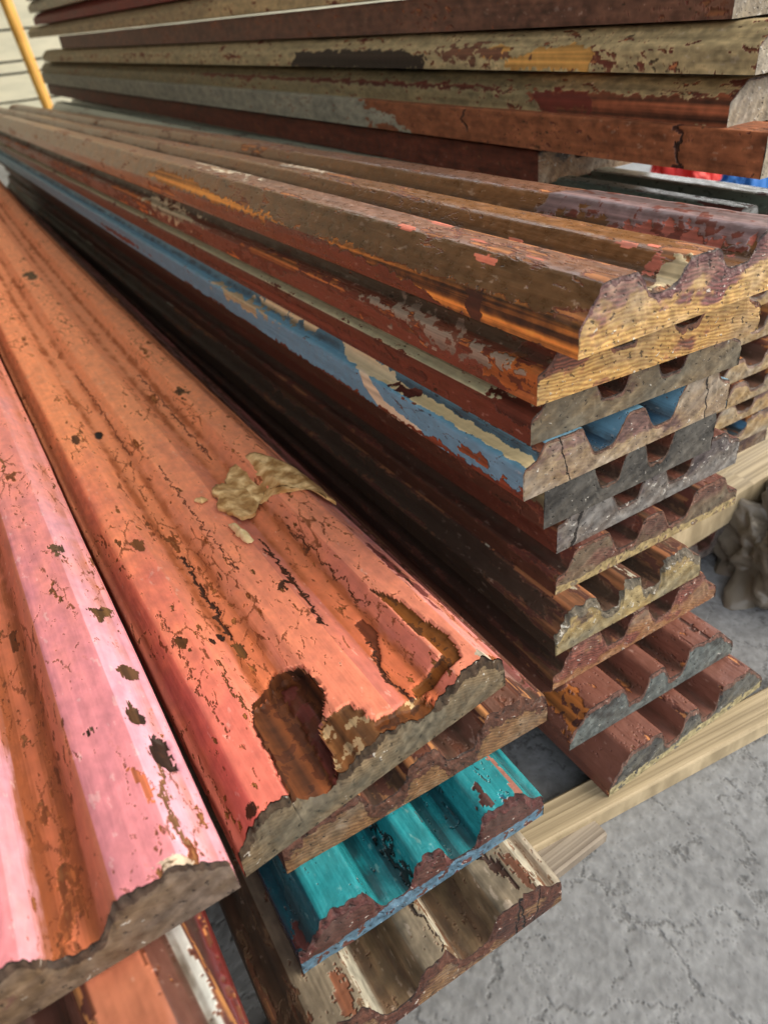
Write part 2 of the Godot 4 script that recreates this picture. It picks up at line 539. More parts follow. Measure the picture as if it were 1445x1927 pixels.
func shape(j: Dictionary) -> void:
	var xs: Array[Vector2] = j.xs
	var nrm: Array[Vector2] = j.nrm
	var pm: PackedFloat32Array = j.pm
	var L: float = j.L
	var nm: int = xs.size()
	var dmin: float = j.get("dmin", 0.0022)
	var ds := PackedFloat32Array([0.0])
	while ds[ds.size() - 1] < L - 0.0001:
		var d: float = ds[ds.size() - 1]
		ds.append(minf(L, d + maxf(dmin, d * 0.024)))
	var nk: int = ds.size()
	var W: int = j.tex[0]
	var H: int = j.tex[1]
	var dat: PackedByteArray = j.dat
	var EW: float = j.get("endtex", [512, 128])[0]
	var EH: float = j.get("endtex", [512, 128])[1]
	var vk: float = H / (H + EH)
	var jag: float = j.get("jag", 0.003)
	var skew: float = j.get("skew", 0.0)
	var bow: float = j.get("bow", (noise(j.seed * 137.0, 11.0) - 0.5) * 0.006)
	var sag: float = j.get("sag", 0.0)
	var ox: int = j.seed * 59
	var e := PackedFloat32Array()
	e.resize(nm)
	for m in nm:
		var low: float = clampf(xs[m].y / j.t * 1.6 - 0.2, 0.0, 1.0)
		var a: float = noise(pm[m] * 5000.0 + ox, ox * 3.0)
		var b: float = noise(pm[m] * 24000.0 + ox, ox * 7.0)
		e[m] = jag * low * (maxf(0.0, a * 2.2 - 0.7) * 0.8 + b * 0.7)
	var pos := PackedVector3Array()
	pos.resize(nm * nk)
	var flat := PackedVector3Array()      # the same grid before anything is broken out of it
	flat.resize(nm * nk)
	var deep := PackedVector3Array()      # the floor of a hole under each point
	deep.resize(nm * nk)
	var gone := PackedByteArray()
	gone.resize(nm * nk)
	var uv := PackedVector2Array()
	uv.resize(nm * nk)
	var P: float = pm[nm - 1]
	for k in nk:
		var d: float = ds[k]
		var u: float = du(d, L)
		var fall: float = maxf(0.0, 1.0 - d / 0.007)
		var xi: int = clampi(int(u * W), 0, W - 1)
		var bx: float = bow * d * (L - d)
		var by: float = sag * d * (L - d)
		for m in nm:
			var v: float = pm[m] / P
			var yi: int = clampi(int(v * H), 0, H - 1)
			var ya: int = maxi(yi - 2, 0) * W
			var yb: int = mini(yi + 2, H - 1) * W
			var xa: int = maxi(xi - 2, 0)
			var xb: int = mini(xi + 2, W - 1)
			var disp: float = ((dat[(yi * W + xi) * 3 + 2] + dat[(ya + xi) * 3 + 2] + dat[(yb + xi) * 3 + 2] + dat[(yi * W + xa) * 3 + 2] + dat[(yi * W + xb) * 3 + 2]) * 0.2 - 200) / 255.0 * 0.012
			var waver: float = (noise(d * 260.0 + ox, pm[m] * 900.0 + ox) - 0.5) * 0.0016
			if m == 0 or m == nm - 1: waver = 0.0
			var q: Vector2 = xs[m] + nrm[m] * (disp + waver)
			var q0: Vector2 = q - nrm[m] * disp * (1.0 if disp < -0.0045 else 0.0)
			if k == 0: q -= nrm[m] * (e[m] * 0.25)
			pos[k * nm + m] = Vector3(q.x + bx, q.y + by, skew * xs[m].x * maxf(0.0, 1.0 - d / 0.3) - e[m] * fall - d)
			if dat[(yi * W + xi) * 3 + 2] < 110:
				gone[k * nm + m] = 1
			var qd: Vector2 = q0 - nrm[m] * minf(0.0085, maxf(-disp, 0.0062))
			deep[k * nm + m] = Vector3(qd.x + bx, qd.y + by, pos[k * nm + m].z)
			flat[k * nm + m] = Vector3(q0.x + bx, q0.y + by, pos[k * nm + m].z)
			uv[k * nm + m] = Vector2(u, clampf(v, 0.5 / H, 1.0 - 0.7 / H) * vk)
	var nor := grid_normals(flat, nm, nk)
	var idx := PackedInt32Array()
	if gone.has(1):
		var shown := pos.duplicate()
		for i in pos.size():
			if flat[i] != pos[i] and deep[i].distance_to(flat[i]) > 0.004: shown[i] = flat[i]
		idx = broken(nm, nk, shown, deep, gone, nor, uv)
		for m in nm:
			if gone[m] == 1: pos[m] = deep[m]
		var rim := pos.slice(0, nm)
		pos = shown
		j.rim = rim
	else:
		idx = grid_index(nm, nk)
	# underside and far end
	var base: int = pos.size()
	for k in nk:
		for m in 2:
			var src: Vector3 = pos[k * nm + (0 if m == 1 else nm - 1)]
			pos.append(src); nor.append(Vector3.DOWN); uv.append(Vector2(du(ds[k], L), 0.02))
	idx.append_array(grid_index(2, nk, base))
	var cap: int = pos.size()
	for m in nm:
		pos.append(pos[(nk - 1) * nm + m]); nor.append(Vector3.FORWARD); uv.append(Vector2(0.97, 0.03))
	pos.append(Vector3(j.w * 0.5 + bow * 0.0, 0.0 + sag * 0.0, pos[(nk - 1) * nm].z)); nor.append(Vector3.FORWARD); uv.append(Vector2(0.97, 0.03))
	for m in nm - 1:
		idx.append_array(PackedInt32Array([cap + m, cap + nm, cap + m + 1]))
	j.arr = [pos, nor, uv, idx]
	# the sawn near end
	var nr := 9
	var ep := PackedVector3Array()
	ep.resize(nm * nr)
	var eu := PackedVector2Array()
	eu.resize(nm * nr)
	for r in nr:
		var f: float = float(r) / (nr - 1)
		for m in nm:
			var top: Vector3 = j.rim[m] if j.has("rim") else pos[m]
			var s: float = clampf(xs[m].x, 0.0, j.w)
			var rough: float = (noise(s * 9000.0 + ox, f * 260.0 + ox * 5.0) - 0.5) * 0.0016 * (1.0 if (r > 0 and r < nr - 1) else 0.0)
			if xs[m].x <= 0.0 or xs[m].x >= j.w: rough = 0.0
			var bot := Vector3(s, 0.0, skew * s)
			var z: float = lerpf(bot.z, top.z, pow(f, 5.0)) + rough
			ep[r * nm + m] = Vector3(lerpf(bot.x, top.x, f), lerpf(bot.y, top.y, f), z)
			eu[r * nm + m] = Vector2(clampf(ep[r * nm + m].x / j.w, 0.5 / EW, 1.0 - 0.5 / EW) * EW / W, vk + clampf(1.0 - ep[r * nm + m].y / (j.t * 1.05), 0.8 / EH, 1.0) * (1.0 - vk))
	var en := grid_normals(ep, nm, nr)
	for i in en.size():
		if en[i].z < 0.0: en[i] = -en[i]
		if en[i].z < 0.15: en[i] = Vector3(0, 0.2, 1).normalized()
	j.earr = [ep, en, eu, grid_index(nm, nr)]

# a grid with a hole in it: the face around, the floor below and a wall between them, each with an edge of its own
func broken(nm: int, nk: int, top: PackedVector3Array, deep: PackedVector3Array, gone: PackedByteArray, nor: PackedVector3Array, uv: PackedVector2Array) -> PackedInt32Array:
	var idx := PackedInt32Array()
	var low := {}
	var inside := PackedByteArray()
	inside.resize(nm * nk)
	var dn := grid_normals(deep, nm, nk)
	for k in nk - 1:
		for m in nm - 1:
			var a: int = k * nm + m
			inside[a] = 1 if gone[a] + gone[a + 1] + gone[a + nm] + gone[a + nm + 1] >= 3 else 0
	for k in nk - 1:
		for m in nm - 1:
			var a: int = k * nm + m
			var q: Array[int] = [a, a + 1, a + nm, a + nm + 1]
			if inside[a] == 0:
				idx.append_array(PackedInt32Array([q[0], q[2], q[1], q[1], q[2], q[3]]))
				continue
			var f: Array[int] = []
			for v in q:
				if not low.has(v):
					low[v] = top.size()
					top.append(deep[v]); nor.append(dn[v]); uv.append(uv[v])
				f.append(low[v])
			idx.append_array(PackedInt32Array([f[0], f[2], f[1], f[1], f[2], f[3]]))
			# neighbours across the four sides
			var sides: Array = [[a - 1, q[0], q[2], m > 0], [a + 1, q[3], q[1], m < nm - 2], [a - nm, q[1], q[0], k > 0], [a + nm, q[2], q[3], k < nk - 2]]
			for s in sides:
				if not s[3] or inside[s[0]] == 1: continue
				var base: int = top.size()
				var pa: Vector3 = top[s[1]]
				var pb: Vector3 = top[s[2]]
				var n: Vector3 = (pb - pa).cross(deep[s[1]] - pa).normalized()
				var c: Vector3 = (deep[q[0]] + deep[q[3]]) * 0.5
				if n.dot(c - pa) < 0.0: n = -n
				for p in [pa, pb, deep[s[2]], deep[s[1]]]:
					top.append(p); nor.append(n); uv.append(uv[a])
				idx.append_array(PackedInt32Array([base, base + 1, base + 2, base, base + 2, base + 3]))
	return idx

func textured(img: Image, dimg: Image, bump: float) -> StandardMaterial3D:
	var m := StandardMaterial3D.new()
	m.albedo_texture = ImageTexture.create_from_image(img)
	m.texture_repeat = false
	if dimg == null:
		m.roughness = 0.55
		return m
	var t := ImageTexture.create_from_image(dimg)
	m.roughness = 1.0
	m.roughness_texture = t
	m.roughness_texture_channel = BaseMaterial3D.TEXTURE_CHANNEL_GREEN
	m.heightmap_enabled = true
	m.heightmap_texture = t
	m.heightmap_scale = bump
	return m

func finish(j: Dictionary) -> void:
	var root := Node3D.new()
	root.name = numbered("moulded_board")
	add_child(root)
	root.position = Vector3(j.at[0], j.at[1] + LIFT, j.at[2])
	root.rotation = Vector3(j.get("pitch", 0.0), j.get("yaw", 0.0), j.get("roll", 0.0))
	tag(root, j.label, "board", j.group)
	var m := textured(j.img, j.dimg if not j.get("simple", false) else null, j.get("bump", 0.15))
	m.metallic_specular = j.get("spec", 0.5)
	put("painted_face", surf(j.arr[0], j.arr[1], j.arr[2], j.arr[3]), m, root)
	put("sawn_end", surf(j.earr[0], j.earr[1], j.earr[2], j.earr[3]), m, root)
	j.node = root
	for k in ["img", "dimg", "col", "dat", "arr", "earr"]: j.erase(k)

func board(called: String, j: Dictionary) -> Dictionary:
	j.label = called
	j.seed = jobs.size() + 3
	if not j.has("t"): j.t = 0.0316
	if not j.has("w"): j.w = 0.16
	jobs.append(j)
	return j

# ------------------------------------------------------------------ the boards
func list_boards() -> void:
	var left := "painted boards of the near left stacks"
	var mid := "weathered boards of the middle stack"
	var back := "boards of the stack standing behind the middle one"
	var high := "long boards of the raised stack at the back"
	var big := [1408, 512]
	var medium := [1024, 320]
	var small := [1024, 224]
	var py := -0.0100
	# the near left stacks
	board("salmon pink board with a torn hole near its end and a plaster crust on top", {
		"at": [0.0115, -0.3111, -0.1895], "w": 0.1633, "L": 2.3, "skew": -0.125, "yaw": py, "tex": [1792, 640], "group": left, "step": 0.0011, "dmin": 0.0010, "bow": -0.010,
		"prof": [0.025, 0.085, 0.20, 0.27, 0.36, 0.43], "hts": [0.62, 0.68, 1.0, 0.72, 0.93], "round": 4,
		"top": C(232, 144, 118), "far": [0.04, C(248, 160, 112), 0.0, 0.4], "fleck": 0.84, "mid": C(128, 72, 34), "prim": C(92, 52, 26), "wood": C(120, 80, 40), "dirt": C(146, 78, 44), "dirt_amount": 0.5, "wear": [0.735, 0.755, 0.79], "chip": 0.71, "edge_wear": 0.02, "end_wear": 0.08, "crack": 0.26, "gloss": 0.66, "spec": 0.36, "vary": 0.15, "jag": 0.0033, "bump": 0.09,  # the warmer light further in is blended into the far topcoat
		"zones": {0: [C(208, 116, 98), 0.0], 1: [C(220, 122, 104), 0.0], 2: [C(222, 116, 104), 0.0], 3: [C(226, 124, 108), 0.0], 5: [C(216, 118, 82), 0.02], 9: [C(216, 118, 82), 0.02], 4: [C(222, 132, 112), 0.0], 8: [C(206, 122, 108), 0.0], 10: [C(206, 122, 106), 0.0], 7: [C(234, 140, 112), 0.0], 12: [C(226, 152, 146), 0.02], 13: [C(215, 140, 138), 0.03], 14: [C(160, 104, 98), 0.05]},  # right bevel and ledge carry a painted sky sheen
		"end": {"light": C(164, 142, 110), "dark": C(108, 90, 68), "grey": C(104, 98, 84), "grey_amount": 0.45, "rim": C(66, 52, 40), "rim_w": 0.006, "stain_at": 0.78, "white": 0.78},
		"marks": [
			{"kind": "poly", "poly": PackedVector2Array([Vector2(0.078, 0.0555), Vector2(0.070, 0.046), Vector2(0.062, 0.037), Vector2(0.048, 0.032), Vector2(0.030, 0.031), Vector2(0.012, 0.030), Vector2(-0.005, 0.028), Vector2(-0.005, 0.056), Vector2(0.016, 0.058), Vector2(0.027, 0.061), Vector2(0.037, 0.066), Vector2(0.045, 0.071), Vector2(0.059, 0.0705), Vector2(0.070, 0.067)]), "wob": 0.0012, "disp": -0.0085, "col": C(92, 52, 28), "col2": C(70, 38, 22), "mix": 0.52, "h": 0.3, "rough": 0.62, "grain": 0.9},
			{"kind": "poly", "poly": PackedVector2Array([Vector2(0.071, 0.0545), Vector2(0.04, 0.0545), Vector2(-0.005, 0.050), Vector2(-0.005, 0.056), Vector2(0.03, 0.0605), Vector2(0.070, 0.0595)]), "wob": 0.0010, "disp": -0.0066, "col": C(92, 46, 40), "col2": C(80, 42, 28), "mix": 0.56, "h": 0.4, "rough": 0.5, "grain": 0.6},
			{"kind": "poly", "poly": PackedVector2Array([Vector2(0.030, 0.058), Vector2(0.030, 0.068), Vector2(0.026, 0.076), Vector2(0.018, 0.080), Vector2(0.010, 0.082), Vector2(0.0085, 0.095), Vector2(0.014, 0.104), Vector2(0.012, 0.112), Vector2(-0.02, 0.112), Vector2(-0.02, 0.050), Vector2(0.010, 0.056)]), "wob": 0.0018, "disp": -0.0022, "col": C(112, 74, 42), "col2": C(166, 142, 106), "mix": 0.57, "h": 0.3, "rough": 0.75, "grain": 0.6},
			{"kind": "poly", "poly": PackedVector2Array([Vector2(0.010, 0.080), Vector2(0.0085, 0.098), Vector2(0.010, 0.112), Vector2(-0.02, 0.112), Vector2(-0.02, 0.082)]), "wob": 0.0025, "disp": -0.0034, "col": C(92, 52, 22), "col2": C(62, 36, 20), "mix": 0.56, "h": 0.3, "rough": 0.6},
			{"kind": "poly", "poly": PackedVector2Array([Vector2(0.094, 0.131), Vector2(0.078, 0.1375), Vector2(0.020, 0.1425), Vector2(0.010, 0.138), Vector2(0.011, 0.110), Vector2(0.018, 0.110), Vector2(0.020, 0.1335), Vector2(0.074, 0.1305)]), "wob": 0.0016, "disp": -0.0020, "col": C(112, 66, 26), "col2": C(74, 44, 22), "mix": 0.6, "h": 0.25, "rough": 0.65},
			{"kind": "poly", "poly": PackedVector2Array([Vector2(0.0806, 0.111), Vector2(0.082, 0.117), Vector2(0.070, 0.118), Vector2(0.058, 0.1135), Vector2(0.044, 0.1075), Vector2(0.050, 0.106), Vector2(0.064, 0.1095)]), "wob": 0.0022, "disp": -0.0010, "col": C(96, 48, 28), "h": 0.3},
			{"kind": "line", "poly": PackedVector2Array([Vector2(0.197, 0.099), Vector2(0.160, 0.0985), Vector2(0.127, 0.098), Vector2(0.100, 0.095), Vector2(0.088, 0.094)]), "width": 0.0014, "col": C(58, 32, 18), "h": 0.0, "disp": -0.0008},
			{"kind": "line", "poly": PackedVector2Array([Vector2(0.135, 0.0975), Vector2(0.139, 0.0905), Vector2(0.134, 0.0885)]), "width": 0.0016, "col": C(66, 38, 20), "h": 0.0, "disp": -0.0006},
			{"kind": "line", "poly": PackedVector2Array([Vector2(0.215, 0.0505), Vector2(0.17, 0.0485), Vector2(0.132, 0.0485), Vector2(0.118, 0.047)]), "width": 0.0012, "col": C(62, 34, 18), "h": 0.0, "disp": -0.0006},
			{"kind": "line", "poly": PackedVector2Array([Vector2(0.060, 0.109), Vector2(0.040, 0.1045), Vector2(0.024, 0.1045), Vector2(0.012, 0.108)]), "width": 0.0010, "col": C(60, 32, 18), "h": 0.0, "disp": -0.0006},
			{"kind": "line", "poly": PackedVector2Array([Vector2(0.10, 0.0335), Vector2(0.075, 0.031), Vector2(0.060, 0.0335)]), "width": 0.0008, "col": C(92, 56, 26), "h": 0.1},
			{"kind": "line", "poly": PackedVector2Array([Vector2(0.34, 0.072), Vector2(0.25, 0.0715), Vector2(0.17, 0.0725)]), "width": 0.0006, "col": C(96, 52, 30), "h": 0.1},
			{"kind": "line", "poly": PackedVector2Array([Vector2(0.20, 0.121), Vector2(0.14, 0.1225), Vector2(0.085, 0.122)]), "width": 0.0006, "col": C(96, 52, 30), "h": 0.1},
			{"kind": "line", "poly": PackedVector2Array([Vector2(0.60, 0.060), Vector2(0.48, 0.0605), Vector2(0.38, 0.0595)]), "width": 0.0007, "col": C(104, 56, 32), "h": 0.1},
			{"kind": "line", "poly": PackedVector2Array([Vector2(0.55, 0.114), Vector2(0.46, 0.1145), Vector2(0.33, 0.113)]), "width": 0.0007, "col": C(104, 56, 32), "h": 0.1},
			{"kind": "line", "poly": PackedVector2Array([Vector2(0.16, 0.018), Vector2(0.11, 0.0175), Vector2(0.05, 0.0185)]), "width": 0.0005, "col": C(120, 66, 44), "h": 0.1},
			{"kind": "blob", "at": Vector2(0.44, 0.047), "r": Vector2(0.0070, 0.0028), "col": C(37, 21, 13), "col2": C(58, 36, 22), "mix": 0.55, "h": 0.1, "disp": -0.001, "wild": 1.6},
			{"kind": "blob", "at": Vector2(0.463, 0.133), "r": Vector2(0.0084, 0.0048), "col": C(90, 62, 29), "col2": C(58, 36, 22), "mix": 0.55, "h": 0.25, "disp": -0.0008, "wild": 2.2},
			{"kind": "blob", "at": Vector2(0.426, 0.026), "r": Vector2(0.0112, 0.0028), "col": C(85, 52, 27), "col2": C(58, 36, 22), "mix": 0.55, "h": 0.25, "wild": 1.8},
			{"kind": "blob", "at": Vector2(1.05, 0.085), "r": Vector2(0.0383, 0.0084), "col": C(91, 65, 31), "col2": C(58, 36, 22), "mix": 0.55, "h": 0.3, "wild": 1.8},
			{"kind": "blob", "at": Vector2(0.2356, 0.0264), "r": Vector2(0.0062, 0.0031), "col": C(103, 63, 32), "col2": C(58, 36, 22), "mix": 0.55, "h": 0.2, "wild": 2.0},
			{"kind": "blob", "at": Vector2(0.128, 0.0215), "r": Vector2(0.0076, 0.0028), "col": C(96, 60, 29), "col2": C(58, 36, 22), "mix": 0.55, "h": 0.2, "wild": 2.2},
			{"kind": "blob", "at": Vector2(0.106, 0.048), "r": Vector2(0.0084, 0.0020), "col": C(98, 63, 29), "col2": C(58, 36, 22), "mix": 0.55, "h": 0.2, "wild": 1.8},
			{"kind": "blob", "at": Vector2(0.124, 0.042), "r": Vector2(0.0035, 0.0018), "col": C(41, 24, 14), "col2": C(58, 36, 22), "mix": 0.55, "h": 0.1, "wild": 1.5},
			{"kind": "blob", "at": Vector2(0.118, 0.0365), "r": Vector2(0.0028, 0.0016), "col": C(42, 24, 14), "col2": C(58, 36, 22), "mix": 0.55, "h": 0.1, "wild": 1.5},
			{"kind": "blob", "at": Vector2(0.100, 0.155), "r": Vector2(0.0348, 0.0042), "col": C(122, 67, 63), "col2": C(58, 36, 22), "mix": 0.55, "h": 0.5, "wild": 1.6, "rough": 0.5},
			{"kind": "blob", "at": Vector2(0.004, 0.150), "r": Vector2(0.0048, 0.0042), "col": C(168, 159, 144), "col2": C(58, 36, 22), "mix": 0.55, "h": 0.6, "wild": 1.8},
			{"kind": "blob", "at": Vector2(0.006, 0.012), "r": Vector2(0.0042, 0.0028), "col": C(68, 42, 27), "col2": C(58, 36, 22), "mix": 0.55, "h": 0.3, "wild": 1.8},
		]})
	board("brown chipped board lying directly under the holed salmon pink board", {
		"at": [0.0308, -0.3428, -0.1987], "w": 0.1652, "L": 2.3, "skew": 0.012, "yaw": py, "tex": [1024, 384], "group": left,
		"top": C(112, 78, 66), "mid": C(104, 62, 46), "prim": C(78, 42, 32), "wood": C(146, 100, 62), "wear": [0.60, 0.68, 0.78], "gloss": 0.34, "jag": 0.0033, "crack": 0.10,
		"zones": {12: [C(170, 128, 122), 0.0], 13: [C(150, 90, 86), 0.0], 14: [C(120, 66, 58), 0.0]},
		"end": {"light": C(168, 128, 84), "dark": C(104, 70, 46), "grey_amount": 0.12, "rim": C(82, 46, 34), "rim_w": 0.0105, "stain_at": 0.72, "white": 0.83}})
	board("glossy teal blue board sticking out below the two top boards", {
		"at": [0.0193, -0.3744, -0.1678], "w": 0.1494, "L": 2.3, "skew": 0.002, "yaw": py, "tex": [1280, 512], "group": left, "step": 0.0017,
		"hts": [0.55, 0.62, 1.0, 0.38, 0.94], "round": 2,
		"top": C(44, 146, 156), "mid": C(34, 104, 128), "prim": C(88, 40, 34), "wood": C(96, 52, 40), "dirt": C(14, 52, 60), "dirt_amount": 0.55, "wear": [0.77, 0.79, 0.88], "edge_wear": 0.0, "gloss": 0.10, "jag": 0.0039, "crack": 0.05, "vary": 0.22, "spec": 0.6, "end_wear": 0.14, 
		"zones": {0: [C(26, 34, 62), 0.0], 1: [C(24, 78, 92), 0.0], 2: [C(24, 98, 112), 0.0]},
		"end": {"light": C(110, 60, 48), "dark": C(66, 34, 30), "grey": C(86, 64, 58), "grey_amount": 0.15, "rim": C(84, 36, 34), "rim_w": 0.008, "foot": C(92, 130, 156), "foot_w": 0.009, "white": 0.80},
		"marks": [
			{"kind": "line", "poly": PackedVector2Array([Vector2(0.10, 0.062), Vector2(0.05, 0.0625), Vector2(0.0, 0.0615)]), "width": 0.0011, "col": C(10, 24, 28), "h": 0.0, "disp": -0.001},
			{"kind": "blob", "at": Vector2(0.046, 0.074), "r": Vector2(0.0045, 0.0035), "col": C(64, 34, 28), "h": 0.3, "wild": 2.0},
			{"kind": "blob", "at": Vector2(0.008, 0.116), "r": Vector2(0.008, 0.003), "col": C(92, 44, 40), "h": 0.5, "disp": 0.001, "wild": 2.0},
			{"kind": "poly", "poly": PackedVector2Array([Vector2(0.034, 0.1315), Vector2(0.034, 0.1335), Vector2(0.0, 0.1345), Vector2(0.0, 0.131)]), "wob": 0.001, "col": C(180, 116, 100), "h": 0.4},
			{"kind": "blob", "at": Vector2(0.006, 0.004), "r": Vector2(0.010, 0.003), "col": C(72, 36, 34), "h": 0.5, "wild": 2.0},
		]})
	board("flaking grey white board at the bottom of the stack, under the teal board", {
		"at": [-0.0037, -0.4060, -0.1377], "w": 0.16, "L": 2.3, "yaw": py, "tex": [1280, 448], "group": left,
		"top": C(124, 114, 96), "vary": 0.34, "mid": C(104, 80, 58), "prim": C(96, 60, 42), "wood": C(104, 70, 46), "dirt": C(74, 56, 40), "dirt_amount": 0.5, "wear": [0.68, 0.73, 0.82], "gloss": 0.5, "jag": 0.0028, "crack": 0.5, "edge_wear": 0.06, "end_wear": 0.08,
		"zones": {0: [C(70, 52, 40), 0.1], 1: [C(78, 56, 42), 0.1], 2: [C(84, 64, 48), 0.12], 5: [C(112, 92, 66), 0.02], 9: [C(112, 92, 66), 0.02], 6: [C(120, 102, 78), 0.02], 10: [C(120, 102, 78), 0.02], 4: [C(186, 184, 168), -0.05], 8: [C(186, 184, 168), -0.05], 12: [C(176, 172, 156), -0.02], 13: [C(160, 152, 136), 0.0]},  # right-facing slopes and bevel painted lighter, as lit from the right
		"end": {"light": C(170, 132, 84), "dark": C(84, 52, 40), "grey_amount": 0.1, "rim": C(88, 50, 38), "rim_w": 0.010, "stain": C(72, 40, 34), "stain_at": 0.50, "white": 0.80, "splits": [[0.80, 0.004, 0.0006], [0.84, -0.003, 0.0005], [0.88, 0.005, 0.0005]]},
		"marks": [
			{"kind": "line", "poly": PackedVector2Array([Vector2(0.075, 0.1235), Vector2(0.04, 0.126), Vector2(0.02, 0.131), Vector2(0.008, 0.133)]), "width": 0.0022, "col": C(52, 30, 20), "h": 0.0, "disp": -0.0014},
			{"kind": "blob", "at": Vector2(0.014, 0.139), "r": Vector2(0.009, 0.003), "col": C(96, 58, 38), "h": 0.2, "wild": 2.2},
			{"kind": "blob", "at": Vector2(0.014, 0.034), "r": Vector2(0.010, 0.0035), "col": C(112, 70, 48), "h": 0.2, "wild": 2.2},
			{"kind": "line", "poly": PackedVector2Array([Vector2(0.06, 0.084), Vector2(0.02, 0.0845), Vector2(0.004, 0.086)]), "width": 0.001, "col": C(48, 34, 24), "h": 0.0},
		]})
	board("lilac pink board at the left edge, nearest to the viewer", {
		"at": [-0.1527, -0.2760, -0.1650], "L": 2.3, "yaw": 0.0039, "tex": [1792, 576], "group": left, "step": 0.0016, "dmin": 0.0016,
		"prof": [0.03, 0.10, 0.25, 0.31, 0.41, 0.45], "hts": [0.60, 0.66, 1.0, 0.55, 0.96], "round": 4,
		"fleck": 0.84, "top": C(216, 136, 146), "far": [0.10, C(230, 142, 118), 0.0, 0.45], "mid": C(150, 88, 52), "prim": C(94, 52, 32), "wood": C(110, 74, 44), "dirt": C(130, 72, 40), "dirt_amount": 0.5, "wear": [0.735, 0.755, 0.80], "chip": 0.72, "edge_wear": 0.02, "end_wear": 0.06, "crack": 0.22, "gloss": 0.62, "spec": 0.40, "vary": 0.16, "jag": 0.0033, "bump": 0.09,  # near topcoat holds painted lilac sky sheen, fading along the board
		"zones": {5: [C(204, 116, 82), 0.02], 9: [C(204, 116, 82), 0.02], 10: [C(208, 122, 96), 0.0], 6: [C(208, 122, 96), 0.0], 8: [C(226, 166, 184), 0.0], 12: [C(230, 170, 190), 0.01], 13: [C(226, 160, 178), 0.02], 14: [C(216, 146, 160), 0.02]},  # lilac sky sheen painted into the faces turned right
		"end": {"light": C(140, 116, 88), "dark": C(92, 72, 56), "grey": C(112, 98, 88), "grey_amount": 0.5, "rim": C(70, 54, 44), "rim_w": 0.004, "ringk": 0.2, "stain_at": 0.8, "white": 0.83},
		"marks": [
			{"kind": "blob", "at": Vector2(0.062, 0.1520), "r": Vector2(0.0107, 0.0025), "col": C(47, 29, 19), "col2": C(58, 36, 22), "mix": 0.55, "h": 0.1, "disp": -0.0018, "wild": 1.7},
			{"kind": "blob", "at": Vector2(0.084, 0.150), "r": Vector2(0.0062, 0.0035), "col": C(78, 54, 32), "col2": C(58, 36, 22), "mix": 0.55, "h": 0.1, "disp": -0.001, "wild": 2.0},
			{"kind": "blob", "at": Vector2(0.082, 0.128), "r": Vector2(0.0035, 0.0021), "col": C(108, 86, 62), "col2": C(58, 36, 22), "mix": 0.55, "h": 0.2, "wild": 2.0},
			{"kind": "blob", "at": Vector2(0.171, 0.152), "r": Vector2(0.0070, 0.0035), "col": C(98, 70, 39), "col2": C(58, 36, 22), "mix": 0.55, "h": 0.2, "wild": 2.0},
			{"kind": "blob", "at": Vector2(0.237, 0.142), "r": Vector2(0.0070, 0.0028), "col": C(101, 75, 49), "col2": C(58, 36, 22), "mix": 0.55, "h": 0.2, "wild": 2.0},
			{"kind": "blob", "at": Vector2(0.184, 0.107), "r": Vector2(0.0070, 0.0017), "col": C(91, 49, 24), "col2": C(58, 36, 22), "mix": 0.55, "h": 0.2, "wild": 1.8},
			{"kind": "blob", "at": Vector2(0.116, 0.152), "r": Vector2(0.0056, 0.0028), "col": C(91, 63, 41), "col2": C(58, 36, 22), "mix": 0.55, "h": 0.2, "wild": 2.0},
			{"kind": "line", "poly": PackedVector2Array([Vector2(0.052, 0.150), Vector2(0.030, 0.147), Vector2(0.014, 0.1475)]), "width": 0.0009, "col": C(120, 84, 56), "h": 0.1, "disp": -0.0008},
			{"kind": "poly", "poly": PackedVector2Array([Vector2(0.055, 0.138), Vector2(0.050, 0.143), Vector2(0.030, 0.143), Vector2(0.036, 0.139)]), "wob": 0.002, "col": C(176, 98, 66), "h": 0.5},
			{"kind": "blob", "at": Vector2(0.002, 0.142), "r": Vector2(0.004, 0.006), "col": C(196, 176, 154), "col2": C(110, 92, 72), "mix": 0.55, "h": 0.5, "wild": 1.7},
		]})
	board("brown and orange striped board with a white edge under the lilac pink one", {
		"at": [-0.163, -0.3130, -0.0250], "L": 2.2, "yaw": 0.10, "tex": [1024, 256], "group": left,
		"top": C(104, 70, 60), "prim": C(84, 44, 36), "wood": C(160, 108, 62), "wear": [0.66, 0.72, 0.80], "gloss": 0.3, "crack": 0.05,
		"zones": {9: [C(104, 70, 60), 0.0], 10: [C(110, 72, 60), 0.0], 11: [C(184, 114, 86), 0.0], 12: [C(104, 68, 58), 0.0], 13: [C(200, 204, 200), -0.05], 14: [C(96, 44, 40), 0.0]}})
	board("dark red edged board lowest on the left, under the orange striped one", {
		"at": [-0.1705, -0.350, -0.020], "L": 2.2, "yaw": 0.0, "tex": [768, 192], "group": left,
		"top": C(108, 44, 42), "prim": C(84, 34, 32), "wear": [0.74, 0.80, 0.86], "gloss": 0.2, "crack": 0.02, "zones": {0: [C(40, 30, 28), 0.0]}})

	# the middle stack, top to bottom
	var ry := -0.0036
	var rp := -0.01455
